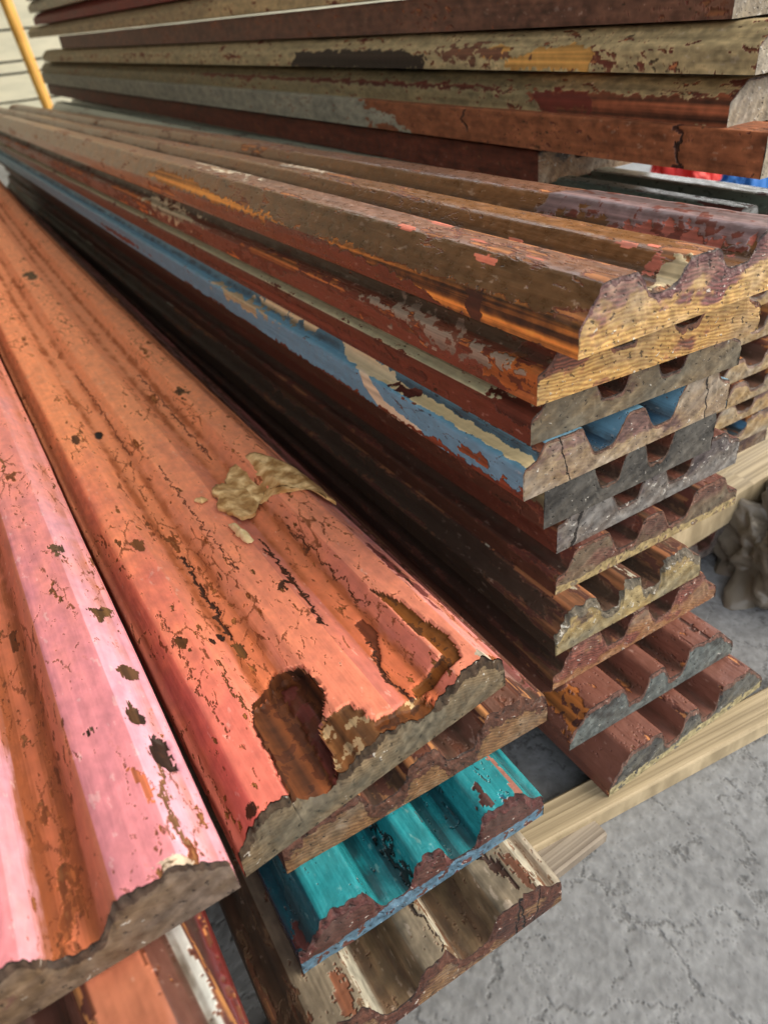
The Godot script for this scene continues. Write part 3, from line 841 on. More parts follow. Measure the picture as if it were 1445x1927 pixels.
	board("glossy brown top board of the middle stack, with pink paint flecks", {
		"at": [0.2187, -0.1329, -0.2139], "w": 0.1560, "L": 2.75, "yaw": ry, "pitch": rp, "tex": [1792, 640], "group": mid, "step": 0.0017,
		"hts": [0.44, 0.52, 1.0, 0.60, 0.95], "prof": [0.015, 0.085, 0.225, 0.28, 0.385, 0.44],
		"top": C(134, 92, 56), "far": [0.25, C(156, 106, 66), 0.0, 0.5], "mid": C(120, 76, 50), "prim": C(104, 52, 38), "wood": C(152, 98, 56), "dirt": C(66, 46, 30), "wear": [0.68, 0.71, 0.73], "edge_wear": 0.10, "gloss": 0.22, "jag": 0.0017, "crack": 0.10, "vary": 0.26, "dirt_amount": 0.4, "spec": 0.6,
		"zones": {0: [C(104, 50, 34), 0.03], 1: [C(112, 80, 52), 0.0], 2: [C(118, 86, 56), -0.02], 3: [C(150, 108, 84), 0.02], 11: [C(138, 96, 74), 0.03], 7: [C(150, 102, 58), 0.02]},
		"end": {"light": C(214, 176, 104), "dark": C(146, 104, 56), "stain": C(92, 50, 54), "stain_y": 0.9, "stain_at": 0.31, "grey": C(150, 132, 110), "grey_amount": 0.02, "rim": C(84, 50, 52), "rim_w": 0.004, "ring": 0.0021, "ringk": 0.62, "pore": 0.19, "soil": 0.96, "tilt": 0.12, "white": 0.79},
		"marks": [
			{"kind": "poly", "p": true, "poly": PackedVector2Array([Vector2(-0.01, -0.001), Vector2(-0.01, 0.0150), Vector2(0.03, 0.0155), Vector2(0.07, 0.0165), Vector2(0.12, 0.0150), Vector2(0.165, 0.0140), Vector2(0.20, 0.0165), Vector2(0.26, 0.0150), Vector2(0.22, 0.0120), Vector2(0.14, 0.0080), Vector2(0.08, -0.001)]), "wob": 0.003, "col": C(196, 122, 54), "h": 0.2, "grain": 1.2, "rough": 0.6},
			{"kind": "poly", "p": true, "poly": PackedVector2Array([Vector2(0.068, 0.000), Vector2(0.070, 0.016), Vector2(0.080, 0.016), Vector2(0.079, 0.000)]), "wob": 0.004, "col": C(80, 44, 26), "h": 0.1},
			{"kind": "poly", "p": true, "poly": PackedVector2Array([Vector2(0.30, 0.013), Vector2(0.42, 0.012), Vector2(0.62, 0.013), Vector2(0.70, 0.017), Vector2(0.64, 0.028), Vector2(0.54, 0.026), Vector2(0.46, 0.019), Vector2(0.34, 0.017)]), "wob": 0.006, "col": C(190, 124, 56), "h": 0.2, "grain": 0.8},
			{"kind": "blob", "at": Vector2(0.50, 0.034), "r": Vector2(0.06, 0.012), "col": C(206, 188, 160), "col2": C(150, 112, 74), "mix": 0.5, "h": 0.6, "wild": 2.4},
			{"kind": "blob", "at": Vector2(0.44, 0.085), "r": Vector2(0.05, 0.009), "col": C(196, 176, 150), "col2": C(120, 86, 58), "mix": 0.52, "h": 0.6, "wild": 2.4},
			{"kind": "blob", "at": Vector2(0.097, 0.020), "r": Vector2(0.007, 0.0016), "col": C(214, 120, 92), "h": 0.8, "wild": 0.9},
			{"kind": "blob", "at": Vector2(0.148, 0.030), "r": Vector2(0.012, 0.0026), "col": C(208, 118, 94), "h": 0.8, "wild": 1.1},
			{"kind": "blob", "at": Vector2(0.160, 0.014), "r": Vector2(0.010, 0.0022), "col": C(206, 116, 92), "h": 0.8, "wild": 1.2},
			{"kind": "blob", "at": Vector2(0.050, 0.018), "r": Vector2(0.006, 0.0012), "col": C(206, 116, 92), "h": 0.8, "wild": 0.9},
			{"kind": "blob", "at": Vector2(0.018, 0.064), "r": Vector2(0.005, 0.0040), "col": C(186, 104, 84), "h": 0.8, "wild": 1.6},
			{"kind": "blob", "at": Vector2(0.040, 0.068), "r": Vector2(0.007, 0.0014), "col": C(206, 122, 100), "h": 0.8, "wild": 0.9},
			{"kind": "blob", "at": Vector2(0.026, 0.071), "r": Vector2(0.004, 0.0014), "col": C(200, 112, 92), "h": 0.8, "wild": 0.9},
			{"kind": "blob", "at": Vector2(0.079, 0.010), "r": Vector2(0.008, 0.0014), "col": C(210, 118, 92), "h": 0.8, "wild": 0.9},
			{"kind": "blob", "at": Vector2(0.115, 0.060), "r": Vector2(0.008, 0.0016), "col": C(210, 118, 92), "h": 0.8, "wild": 0.9},
			{"kind": "blob", "at": Vector2(0.143, 0.050), "r": Vector2(0.007, 0.0014), "col": C(210, 118, 92), "h": 0.8, "wild": 0.9},
			{"kind": "blob", "at": Vector2(0.048, 0.113), "r": Vector2(0.030, 0.007), "col": C(176, 98, 82), "col2": C(112, 54, 42), "mix": 0.5, "h": 0.7, "wild": 2.0, "tags": [9, 10]},
			{"kind": "poly", "poly": PackedVector2Array([Vector2(0.16, 0.112), Vector2(0.12, 0.116), Vector2(0.09, 0.113), Vector2(0.05, 0.118), Vector2(0.02, 0.114), Vector2(-0.01, 0.116), Vector2(-0.01, 0.150), Vector2(0.13, 0.150)]), "wob": 0.004, "col": C(136, 112, 112), "col2": C(112, 62, 52), "mix": 0.60, "h": 0.9, "disp": 0.0008, "rough": 0.4},
			{"kind": "blob", "at": Vector2(0.004, 0.062), "r": Vector2(0.007, 0.010), "col": C(196, 178, 140), "h": 0.5, "disp": 0.0012, "wild": 2.0},
		]})
	board("second board of the middle stack, its yellow end pressed against the top board", {
		"at": [0.2178, -0.1645, -0.2381], "w": 0.1535, "L": 2.75, "skew": 0.062, "yaw": ry, "pitch": rp, "tex": [1536, 448], "group": mid,
		"hts": [0.52, 0.60, 1.0, 0.55, 0.97],
		"top": C(92, 74, 58), "mid": C(112, 66, 46), "prim": C(108, 52, 36), "wood": C(156, 92, 48), "wear": [0.62, 0.66, 0.76], "gloss": 0.32, "jag": 0.0017, "crack": 0.08, "edge_wear": 0.2,
		"zones": {0: [C(124, 66, 50), 0.06], 1: [C(110, 62, 46), 0.02], 2: [C(92, 78, 62), 0.0], 3: [C(86, 72, 58), 0.0]},
		"end": {"light": C(218, 178, 106), "dark": C(150, 106, 56), "stain": C(104, 56, 44), "stain_at": 0.60, "grey_amount": 0.02, "grey": C(140, 120, 96), "rim": C(96, 56, 42), "rim_w": 0.0035, "ring": 0.0021, "ringk": 0.62, "pore": 0.19, "soil": 0.96, "tilt": 0.10, "white": 0.80},
		"marks": [
			{"kind": "blob", "p": true, "at": Vector2(0.02, 0.012), "r": Vector2(0.022, 0.010), "col": C(164, 92, 42), "col2": C(96, 50, 30), "mix": 0.55, "h": 0.2, "wild": 2.0},
			{"kind": "blob", "p": true, "at": Vector2(0.09, 0.017), "r": Vector2(0.05, 0.008), "col": C(146, 128, 110), "col2": C(112, 70, 52), "mix": 0.50, "h": 0.7, "wild": 2.4},
			{"kind": "blob", "p": true, "at": Vector2(0.62, 0.018), "r": Vector2(0.08, 0.010), "col": C(178, 164, 132), "col2": C(112, 84, 60), "mix": 0.54, "h": 0.7, "wild": 2.4}]})
	board("third board of the middle stack, brown with a pale green strip above the blue board", {
		"at": [0.2265, -0.1961, -0.2513], "w": 0.1607, "hts": [0.50, 0.62, 1.0, 0.38, 0.92], "L": 2.75, "skew": 0.033, "yaw": ry, "pitch": rp, "tex": [1536, 448], "group": mid,
		"top": C(96, 56, 42), "mid": C(100, 52, 38), "prim": C(92, 44, 32), "wood": C(140, 84, 50), "wear": [0.64, 0.70, 0.80], "gloss": 0.36, "jag": 0.0011, "edge_wear": 0.12,
		"zones": {0: [C(108, 54, 40), -0.05], 1: [C(204, 204, 166), -0.14], 2: [C(198, 198, 162), -0.12], 3: [C(92, 60, 46), 0.0]},
		"end": {"light": C(168, 140, 96), "dark": C(96, 78, 58), "stain": C(86, 54, 46), "stain_at": 0.62, "grey": C(116, 108, 92), "grey_amount": 0.55, "rim": C(112, 78, 66), "rim_w": 0.0022, "ringk": 0.2, "tilt": 0.5, "white": 0.83},
		"marks": [{"kind": "blob", "p": true, "at": Vector2(0.012, 0.018), "r": Vector2(0.025, 0.008), "col": C(100, 50, 36), "h": 0.4, "wild": 2.0}, {"kind": "blob", "p": true, "at": Vector2(0.30, 0.005), "r": Vector2(0.20, 0.004), "col": C(106, 54, 40), "h": 0.4, "wild": 2.0}]})
	board("sky blue board of the middle stack with a cream line along it", {
		"at": [0.2201, -0.2277, -0.2480], "w": 0.1696, "L": 2.75, "skew": -0.009, "yaw": ry, "pitch": rp, "tex": [1792, 576], "group": mid, "step": 0.0017,
		"prof": [0.055, 0.085, 0.25, 0.31, 0.40, 0.46], "hts": [0.64, 0.72, 1.0, 0.35, 0.88],
		"top": C(112, 160, 186), "mid": C(140, 76, 46), "prim": C(104, 56, 38), "wood": C(128, 74, 46), "dirt": C(60, 70, 78), "wear": [0.79, 0.80, 0.83], "end_wear": 0.05, "gloss": 0.40, "jag": 0.0011, "edge_wear": 0.06, "crack": 0.05, "vary": 0.14,
		"zones": {0: [C(112, 160, 186), 0.0], 1: [C(108, 162, 188), 0.0], 2: [C(104, 160, 182), 0.0], 4: [C(64, 104, 132), 0.0], 5: [C(44, 78, 104), 0.0], 9: [C(44, 78, 104), 0.0], 8: [C(64, 104, 132), 0.0]},  # grooves and the slopes falling into them painted dark to stand for shade
		"end": {"light": C(202, 172, 120), "dark": C(120, 92, 76), "stain": C(104, 74, 72), "stain_at": 0.58, "grey": C(150, 138, 124), "grey_amount": 0.5, "rim": C(120, 84, 68), "rim_w": 0.0022, "ringk": 0.2, "tilt": 0.5, "white": 0.80, "splits": [[0.20, -0.010, 0.0005], [0.88, -0.004, 0.0006]]},
		"marks": [
			{"kind": "poly", "p": true, "poly": PackedVector2Array([Vector2(-0.01, 0.0225), Vector2(0.06, 0.0222), Vector2(0.16, 0.0222), Vector2(0.175, 0.0200), Vector2(0.16, 0.0290), Vector2(0.12, 0.0305), Vector2(0.05, 0.0300), Vector2(-0.01, 0.0290)]), "wob": 0.0015, "col": C(214, 196, 150), "h": 0.85, "grain": 0.2},
			{"kind": "poly", "p": true, "poly": PackedVector2Array([Vector2(0.140, 0.028), Vector2(0.165, 0.022), Vector2(0.205, 0.024), Vector2(0.232, 0.038), Vector2(0.226, 0.048), Vector2(0.19, 0.050), Vector2(0.176, 0.036), Vector2(0.150, 0.034)]), "wob": 0.003, "col": C(222, 206, 168), "h": 0.9, "grain": 0.2},
			{"kind": "poly", "p": true, "poly": PackedVector2Array([Vector2(0.185, 0.024), Vector2(0.172, 0.023), Vector2(0.150, 0.010), Vector2(0.10, 0.004), Vector2(0.10, -0.001), Vector2(0.15, -0.001), Vector2(0.175, 0.010)]), "wob": 0.002, "col": C(224, 206, 176), "h": 0.85, "grain": 0.2},
			{"kind": "blob", "p": true, "at": Vector2(0.125, 0.027), "r": Vector2(0.012, 0.004), "col": C(84, 40, 30), "h": 0.3, "wild": 2.4},
			{"kind": "poly", "p": true, "poly": PackedVector2Array([Vector2(-0.01, -0.001), Vector2(-0.01, 0.010), Vector2(0.006, 0.006), Vector2(0.02, 0.004), Vector2(0.06, 0.003), Vector2(0.14, 0.0015), Vector2(0.30, 0.001), Vector2(0.60, 0.001), Vector2(0.60, -0.001)]), "wob": 0.004, "col": C(130, 66, 44), "col2": C(96, 52, 42), "h": 0.3},
			{"kind": "blob", "p": true, "at": Vector2(0.04, 0.010), "r": Vector2(0.018, 0.0028), "col": C(142, 78, 48), "col2": C(100, 110, 120), "mix": 0.55, "h": 0.3, "wild": 2.4},
			{"kind": "blob", "p": true, "at": Vector2(0.34, 0.034), "r": Vector2(0.05, 0.007), "col": C(196, 176, 140), "h": 0.85, "wild": 2.4},
			{"kind": "blob", "p": true, "at": Vector2(0.42, 0.020), "r": Vector2(0.06, 0.006), "col": C(196, 174, 136), "h": 0.85, "wild": 2.4},
			{"kind": "blob", "p": true, "at": Vector2(0.9, 0.006), "r": Vector2(0.12, 0.003), "col": C(130, 62, 50), "h": 0.4, "wild": 2.0}]})
	var brown_end := {"light": C(150, 116, 84), "dark": C(84, 62, 50), "stain": C(70, 48, 44), "stain_at": 0.58, "grey": C(108, 102, 94), "grey_amount": 0.5, "rim": C(104, 70, 58), "rim_w": 0.0024, "ringk": 0.2, "white": 0.80}
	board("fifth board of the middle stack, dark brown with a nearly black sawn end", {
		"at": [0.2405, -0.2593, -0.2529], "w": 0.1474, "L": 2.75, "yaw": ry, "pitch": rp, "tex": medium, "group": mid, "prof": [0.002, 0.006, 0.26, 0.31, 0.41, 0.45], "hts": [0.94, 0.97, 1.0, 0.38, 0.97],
		"top": C(104, 58, 42), "mid": C(112, 62, 42), "prim": C(92, 46, 34), "wood": C(112, 72, 46), "wear": [0.70, 0.74, 0.84], "jag": 0.0011,
		"zones": {0: [C(84, 50, 36), 0.0]},  # left side painted darker for the shade between the stacks
		"end": {"light": C(104, 96, 84), "dark": C(58, 54, 50), "stain": C(44, 42, 40), "stain_at": 0.44, "grey": C(88, 86, 82), "grey_amount": 0.6, "rim": C(96, 66, 50), "rim_w": 0.0026, "ringk": 0.15, "tilt": 0.5, "white": 0.82},
		"marks": [{"kind": "blob", "p": true, "at": Vector2(0.12, 0.022), "r": Vector2(0.18, 0.006), "col": C(112, 112, 84), "h": 0.8, "wild": 1.8}]})
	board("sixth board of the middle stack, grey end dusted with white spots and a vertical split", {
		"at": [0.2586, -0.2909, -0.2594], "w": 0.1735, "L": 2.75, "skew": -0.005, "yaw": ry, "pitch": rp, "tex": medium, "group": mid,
		"top": C(92, 48, 36), "mid": C(104, 54, 36), "prim": C(96, 46, 32), "wood": C(112, 72, 46), "wear": [0.70, 0.74, 0.84], "jag": 0.0017, "zones": {0: [C(96, 48, 34), 0.02], 1: [C(74, 42, 32), 0.0], 2: [C(74, 42, 32), 0.0]},  # left ledge and bevel darkened in colour to imitate shade
		"end": {"light": C(140, 124, 108), "dark": C(78, 68, 66), "stain": C(66, 54, 58), "stain_at": 0.55, "grey": C(128, 126, 124), "grey_amount": 0.6, "rim": C(96, 74, 66), "rim_w": 0.0026, "ringk": 0.15, "white": 0.73, "splits": [[0.075, 0.010, 0.0013]]}})
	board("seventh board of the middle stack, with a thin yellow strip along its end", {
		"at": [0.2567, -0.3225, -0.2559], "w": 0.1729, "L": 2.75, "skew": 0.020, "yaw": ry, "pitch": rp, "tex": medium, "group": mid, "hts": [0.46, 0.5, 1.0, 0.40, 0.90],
		"top": C(104, 62, 52), "mid": C(112, 58, 42), "prim": C(92, 46, 36), "wood": C(112, 72, 46), "wear": [0.70, 0.74, 0.84], "jag": 0.0011, "zones": {0: [C(92, 54, 40), -0.03], 1: [C(76, 46, 36), -0.03], 2: [C(76, 46, 36), -0.03]},  # shade of the gap on the left is put into these face colours
		"end": {"light": C(150, 118, 88), "dark": C(96, 74, 60), "stain": C(104, 68, 58), "stain_at": 0.50, "grey": C(110, 102, 86), "grey_amount": 0.4, "rim": C(122, 82, 66), "rim_w": 0.003, "ring": 0.0016, "ringk": 0.4, "foot": C(172, 152, 108), "foot_w": 0.0065, "white": 0.84}})
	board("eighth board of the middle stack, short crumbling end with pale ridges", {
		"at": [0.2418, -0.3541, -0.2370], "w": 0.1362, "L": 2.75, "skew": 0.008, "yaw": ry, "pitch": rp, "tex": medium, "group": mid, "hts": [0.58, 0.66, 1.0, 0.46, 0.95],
		"top": C(86, 62, 48), "mid": C(104, 70, 50), "prim": C(84, 48, 38), "wood": C(112, 72, 46), "wear": [0.70, 0.74, 0.84], "jag": 0.0050, "end_wear": 0.25,
		"zones": {0: [C(70, 50, 38), 0.0], 1: [C(66, 48, 38), 0.0], 2: [C(66, 48, 38), 0.0], 3: [C(176, 170, 152), 0.08], 7: [C(190, 188, 172), 0.0], 8: [C(196, 196, 182), -0.05], 4: [C(180, 176, 160), 0.0]},  # left faces hold painted shade; the pale ridges are paint
		"end": {"light": C(204, 178, 118), "dark": C(140, 116, 72), "stain": C(84, 66, 56), "stain_at": 0.62, "grey": C(138, 132, 112), "grey_amount": 0.3, "rim": C(104, 96, 84), "rim_w": 0.007, "ringk": 0.2, "white": 0.72}})
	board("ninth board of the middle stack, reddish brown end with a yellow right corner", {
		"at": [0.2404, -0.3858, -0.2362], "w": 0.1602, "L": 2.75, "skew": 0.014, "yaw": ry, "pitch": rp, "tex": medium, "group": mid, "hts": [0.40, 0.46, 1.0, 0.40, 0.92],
		"top": C(104, 60, 48), "mid": C(98, 56, 42), "prim": C(88, 46, 36), "wood": C(112, 72, 46), "wear": [0.70, 0.74, 0.84], "jag": 0.0022, "zones": {0: [C(76, 46, 36), 0.0], 1: [C(72, 44, 36), 0.0], 2: [C(72, 44, 36), 0.0], 3: [C(140, 124, 114), 0.0], 7: [C(150, 128, 116), 0.0]},  # side, ledge and bevel on the left painted as if in shade
		"end": {"light": C(196, 146, 92), "dark": C(124, 80, 62), "stain": C(116, 66, 58), "stain_at": 0.50, "grey": C(128, 108, 94), "grey_amount": 0.2, "rim": C(120, 78, 66), "rim_w": 0.004, "ring": 0.0018, "ringk": 0.5, "white": 0.78}})
	board("tenth board of the middle stack, clean red brown satin paint, second from the bottom", {
		"at": [0.2336, -0.4174, -0.2102], "w": 0.1578, "L": 2.75, "skew": 0.029, "yaw": ry, "pitch": rp, "tex": [1024, 384], "group": mid, "hts": [0.36, 0.42, 1.0, 0.40, 0.92], "prof": [0.01, 0.11, 0.30, 0.34, 0.42, 0.46],
		"top": C(116, 72, 60), "mid": C(96, 52, 42), "prim": C(84, 46, 38), "wood": C(158, 98, 54), "wear": [0.76, 0.79, 0.82], "gloss": 0.36, "vary": 0.10, "dirt_amount": 0.15, "crack": 0.02, "jag": 0.0017, "edge_wear": 0.10, "end_wear": 0.12,
		"end": {"light": C(122, 128, 122), "dark": C(72, 78, 78), "stain": C(60, 62, 62), "stain_at": 0.55, "grey": C(104, 112, 112), "grey_amount": 0.6, "rim": C(118, 78, 66), "rim_w": 0.004, "ringk": 0.1, "white": 0.84},
		"marks": [{"kind": "blob", "p": true, "at": Vector2(0.012, 0.026), "r": Vector2(0.016, 0.010), "col": C(172, 102, 48), "col2": C(88, 48, 40), "mix": 0.5, "h": 0.2, "wild": 1.8}, {"kind": "line", "poly": PackedVector2Array([Vector2(0.2, 0.127), Vector2(0.1, 0.1265), Vector2(0.0, 0.1268)]), "width": 0.0014, "col": C(58, 34, 28), "h": 0.0, "disp": -0.001}]})
	board("lowest board of the middle stack, clean red brown, lying on the pale floor batten", {
		"at": [0.2471, -0.4490, -0.1838], "w": 0.1612, "L": 2.75, "skew": -0.015, "yaw": ry, "pitch": rp, "tex": [1024, 384], "group": mid, "hts": [0.36, 0.42, 1.0, 0.40, 0.90], "prof": [0.01, 0.11, 0.30, 0.34, 0.42, 0.46],
		"top": C(118, 74, 62), "mid": C(96, 52, 42), "prim": C(84, 46, 38), "wood": C(150, 100, 62), "wear": [0.78, 0.81, 0.84], "gloss": 0.36, "vary": 0.08, "dirt_amount": 0.15, "crack": 0.02, "jag": 0.0022, "edge_wear": 0.08, "end_wear": 0.10,
		"end": {"light": C(150, 146, 128), "dark": C(70, 70, 68), "stain": C(58, 58, 60), "stain_at": 0.50, "grey": C(84, 86, 86), "grey_amount": 0.5, "rim": C(116, 80, 68), "rim_w": 0.0045, "ringk": 0.1, "foot": C(176, 166, 128), "foot_w": 0.007, "white": 0.84}})

	# the stack behind it, to the right
	var pale_end := {"light": C(206, 172, 112), "dark": C(140, 108, 70), "stain": C(104, 74, 72), "stain_at": 0.60, "grey": C(150, 142, 130), "grey_amount": 0.25, "rim": C(112, 84, 72), "rim_w": 0.003, "ringk": 0.2, "white": 0.85}
	var dark_end := {"light": C(140, 132, 118), "dark": C(84, 80, 76), "stain": C(190, 150, 90), "stain_at": 0.60, "grey": C(130, 134, 136), "grey_amount": 0.5, "rim": C(80, 84, 84), "rim_w": 0.002, "ringk": 0.1, "white": 0.86}
	board("dark green board with shiny pale ridges on top of the back stack", {
		"at": [0.464, -0.174, -0.362], "w": 0.16, "t": 0.026, "L": 2.6, "yaw": ry, "tex": [1024, 320], "group": back, "hts": [0.45, 0.5, 1.0, 0.40, 1.0], "prof": [0.03, 0.12, 0.27, 0.33, 0.41, 0.44], "round": 3,
		"top": C(92, 108, 98), "mid": C(80, 94, 86), "prim": C(84, 44, 40), "wood": C(92, 60, 52), "wear": [0.68, 0.70, 0.86], "gloss": 0.20, "jag": 0.0006, "edge_wear": 0.12, "vary": 0.2, "spec": 0.7,
		"zones": {3: [C(178, 192, 172), 0.0], 2: [C(140, 154, 142), 0.0], 11: [C(184, 198, 186), 0.0], 7: [C(120, 138, 130), 0.0], 8: [C(190, 204, 196), 0.0]}, "end": dark_end})  # left bevel colour lightened to offset the shade it falls in
	var cy: Array = [-0.196, -0.218, -0.240, -0.264, -0.283, -0.302, -0.327, -0.346]
	var cl: Array = ["hidden brown board under the dark green one in the back stack", "second brown board below the green one in the back stack", "grey ended board of the back stack beside the yellow sawn ends", "pale ended board of the back stack just right of the third middle board", "yellowish ended board of the back stack, two above the blue one", "board with an orange brown end just above the blue board at right", "blue topped board of the back stack at the right edge", "plain dark edged board beneath the blue board at right"]
	for k in 8:
		var blue: bool = k == 6
		board(cl[k], {
			"at": [0.410 + [0.03, 0.02, 0.012, 0.004, 0.006, 0.0, 0.0, -0.004][k], cy[k], -0.312 + [-0.03, -0.02, -0.01, 0.0, 0.004, 0.002, 0.0, -0.006][k]], "w": 0.16, "t": 0.0205 if k > 2 else 0.022, "L": 2.6, "yaw": ry, "tex": [512, 160], "simple": true, "endtex": [320, 64], "group": back, "step": 0.003, "dmin": 0.005,
			"top": C(84, 146, 190) if blue else C(104, 72, 60), "prim": C(92, 52, 42), "wear": [0.68, 0.74, 0.80], "zones": {5: [C(40, 70, 90), 0.0], 9: [C(40, 70, 90), 0.0]} if blue else {}, "end": pale_end if k != 7 else brown_end, "hts": [0.98, 0.99, 1.0, 0.99, 1.0] if k == 7 else [0.66, 0.70, 1.0, 0.40, 0.90]})
	board("brown grooved board near the floor behind the middle stack", {
		"at": [0.405, -0.456, -0.318], "w": 0.165, "t": 0.0316, "L": 2.6, "yaw": ry, "tex": [512, 160], "simple": true, "group": back, "step": 0.003, "top": C(116, 76, 70), "prim": C(88, 50, 44), "wear": [0.72, 0.76, 0.80],
		"end": {"light": C(140, 128, 118), "dark": C(96, 84, 80), "grey": C(120, 112, 108), "grey_amount": 0.6, "rim": C(110, 78, 70), "ringk": 0.1, "white": 0.86}})

	# the raised stack, bottom to top
	var uy: Array = [-0.1505, -0.1190, -0.0905, -0.0562, -0.0240, 0.0085, 0.0405, 0.0720, 0.1035]
	var uz: Array = [-0.568, -0.332, -0.370, -0.353, -0.383, -0.36, -0.37, -0.38, -0.37]
	var ul: Array = ["short dark red board at the bottom of the raised stack", "grey to bare brown board above the short dark red one", "khaki board with bare red brown wood near its pale sawn end", "khaki board with bare yellow wood patches and gap shade painted along its lower edge", "smooth purple brown board of the raised stack", "tan paint worn board above the purple brown one", "deep red board near the top of the raised stack", "cream board above the deep red one", "topmost brown board of the raised stack"]
	var ut: Array = [C(112, 56, 42), C(158, 94, 62), C(190, 166, 122), C(196, 176, 132), C(122, 84, 68), C(212, 186, 136), C(138, 50, 44), C(206, 198, 168), C(130, 94, 72)]
	var uf: Array = [3.0, 3.0, 3.0, 2.9, 2.6, 3.05, 2.9, 2.9, 2.9]
	for k in 9:
		var far: Array = []
		if k == 1: far = [0.52, C(162, 160, 142), -0.12]
		if k == 2: far = [0.17, C(150, 136, 100), -0.02]
		if k == 5: far = [1.0, C(186, 164, 122), -0.05]
		var mk: Array = []
		if k == 1:
			mk = [{"kind": "line", "p": true, "poly": PackedVector2Array([Vector2(0.070, 0.0), Vector2(0.072, 0.012), Vector2(0.078, 0.028), Vector2(0.074, 0.05)]), "width": 0.0022, "col": C(62, 34, 26), "h": 0.0, "disp": -0.001}, {"kind": "line", "p": true, "poly": PackedVector2Array([Vector2(0.34, 0.028), Vector2(0.345, 0.018), Vector2(0.338, 0.010)]), "width": 0.0020, "col": C(72, 40, 28), "h": 0.0}]
		if k == 2:
			mk = [{"kind": "poly", "p": true, "poly": PackedVector2Array([Vector2(-0.01, -0.001), Vector2(-0.01, 0.022), Vector2(0.08, 0.021), Vector2(0.16, 0.022), Vector2(0.22, 0.019), Vector2(0.19, -0.001)]), "wob": 0.005, "col": C(132, 76, 52), "h": 0.2, "grain": 0.9}, {"kind": "poly", "p": true, "poly": PackedVector2Array([Vector2(0.13, 0.006), Vector2(0.14, 0.021), Vector2(0.21, 0.020), Vector2(0.20, 0.004)]), "wob": 0.006, "col": C(112, 52, 42), "h": 0.3, "grain": 0.3}, {"kind": "poly", "p": true, "poly": PackedVector2Array([Vector2(0.22, 0.018), Vector2(0.5, 0.017), Vector2(0.8, 0.018), Vector2(1.1, 0.018), Vector2(1.1, 0.022), Vector2(0.7, 0.022), Vector2(0.3, 0.023)]), "wob": 0.006, "col": C(104, 54, 42), "h": 0.3, "grain": 0.4}]
		if k == 3:
			mk = [{"kind": "poly", "p": true, "poly": PackedVector2Array([Vector2(0.155, 0.001), Vector2(0.150, 0.016), Vector2(0.175, 0.021), Vector2(0.21, 0.018), Vector2(0.26, 0.008), Vector2(0.26, 0.001)]), "wob": 0.004, "col": C(206, 154, 84), "h": 0.3, "grain": 0.4}, {"kind": "poly", "p": true, "poly": PackedVector2Array([Vector2(0.26, 0.010), Vector2(0.255, 0.020), Vector2(0.285, 0.022), Vector2(0.30, 0.012)]), "wob": 0.004, "col": C(200, 148, 80), "h": 0.3, "grain": 0.4}, {"kind": "poly", "p": true, "poly": PackedVector2Array([Vector2(0.40, -0.001), Vector2(0.39, 0.012), Vector2(0.45, 0.019), Vector2(0.70, 0.018), Vector2(0.72, -0.001)]), "wob": 0.006, "col": C(58, 46, 38), "h": 0.2, "grain": 0.4}, {"kind": "blob", "p": true, "at": Vector2(0.31, 0.014), "r": Vector2(0.05, 0.007), "col": C(112, 76, 58), "h": 0.3, "wild": 2.4}]  # the long dark polygon paints the shade of a gap onto the side
		board(ul[k], {
			"at": [0.510 + [0.0, -0.006, 0.0, -0.003, 0.004, 0.0, 0.003, -0.002, 0.0][k], uy[k], uz[k]], "t": 0.0300, "L": uf[k] + uz[k], "yaw": 0.0097, "pitch": 0.0094, "tex": [1536, 224], "endtex": [256, 96], "group": high, "step": 0.0024, "dmin": 0.004,
			"hts": [0.97, 0.98, 1.0, 0.6, 0.95] if (k == 0 or k == 1 or k == 4) else [0.56, 0.60, 1.0, 0.5, 0.95], "prof": [0.004, 0.010, 0.26, 0.31, 0.41, 0.45] if (k == 0 or k == 1 or k == 4) else [0.015, 0.10, 0.26, 0.31, 0.41, 0.45],
			"top": ut[k], "mid": C(116, 72, 52), "prim": C(104, 50, 40), "wood": C(150, 94, 60), "far": far, "marks": mk, "wear": [0.76, 0.80, 0.86] if (k == 0 or k == 4 or k == 1) else [0.71, 0.74, 0.82], "chip": 0.66, "edge_wear": 0.03, "gloss": 0.5, "jag": 0.0017, "crack": 0.08, "vary": 0.40, "dirt_amount": 0.9, "dirt": C(70, 54, 36),
			"end": {"light": C(206, 170, 130) if k == 0 else C(196, 180, 148), "dark": C(150, 112, 84) if k == 0 else C(120, 108, 92), "stain": C(90, 80, 74), "stain_at": 0.70, "grey": C(168, 160, 148), "grey_amount": 0.05 if k == 0 else 0.5, "rim": C(120, 96, 84), "rim_w": 0.0015, "ring": 0.0016, "ringk": 0.3, "tilt": 1.2, "white": 0.74}})

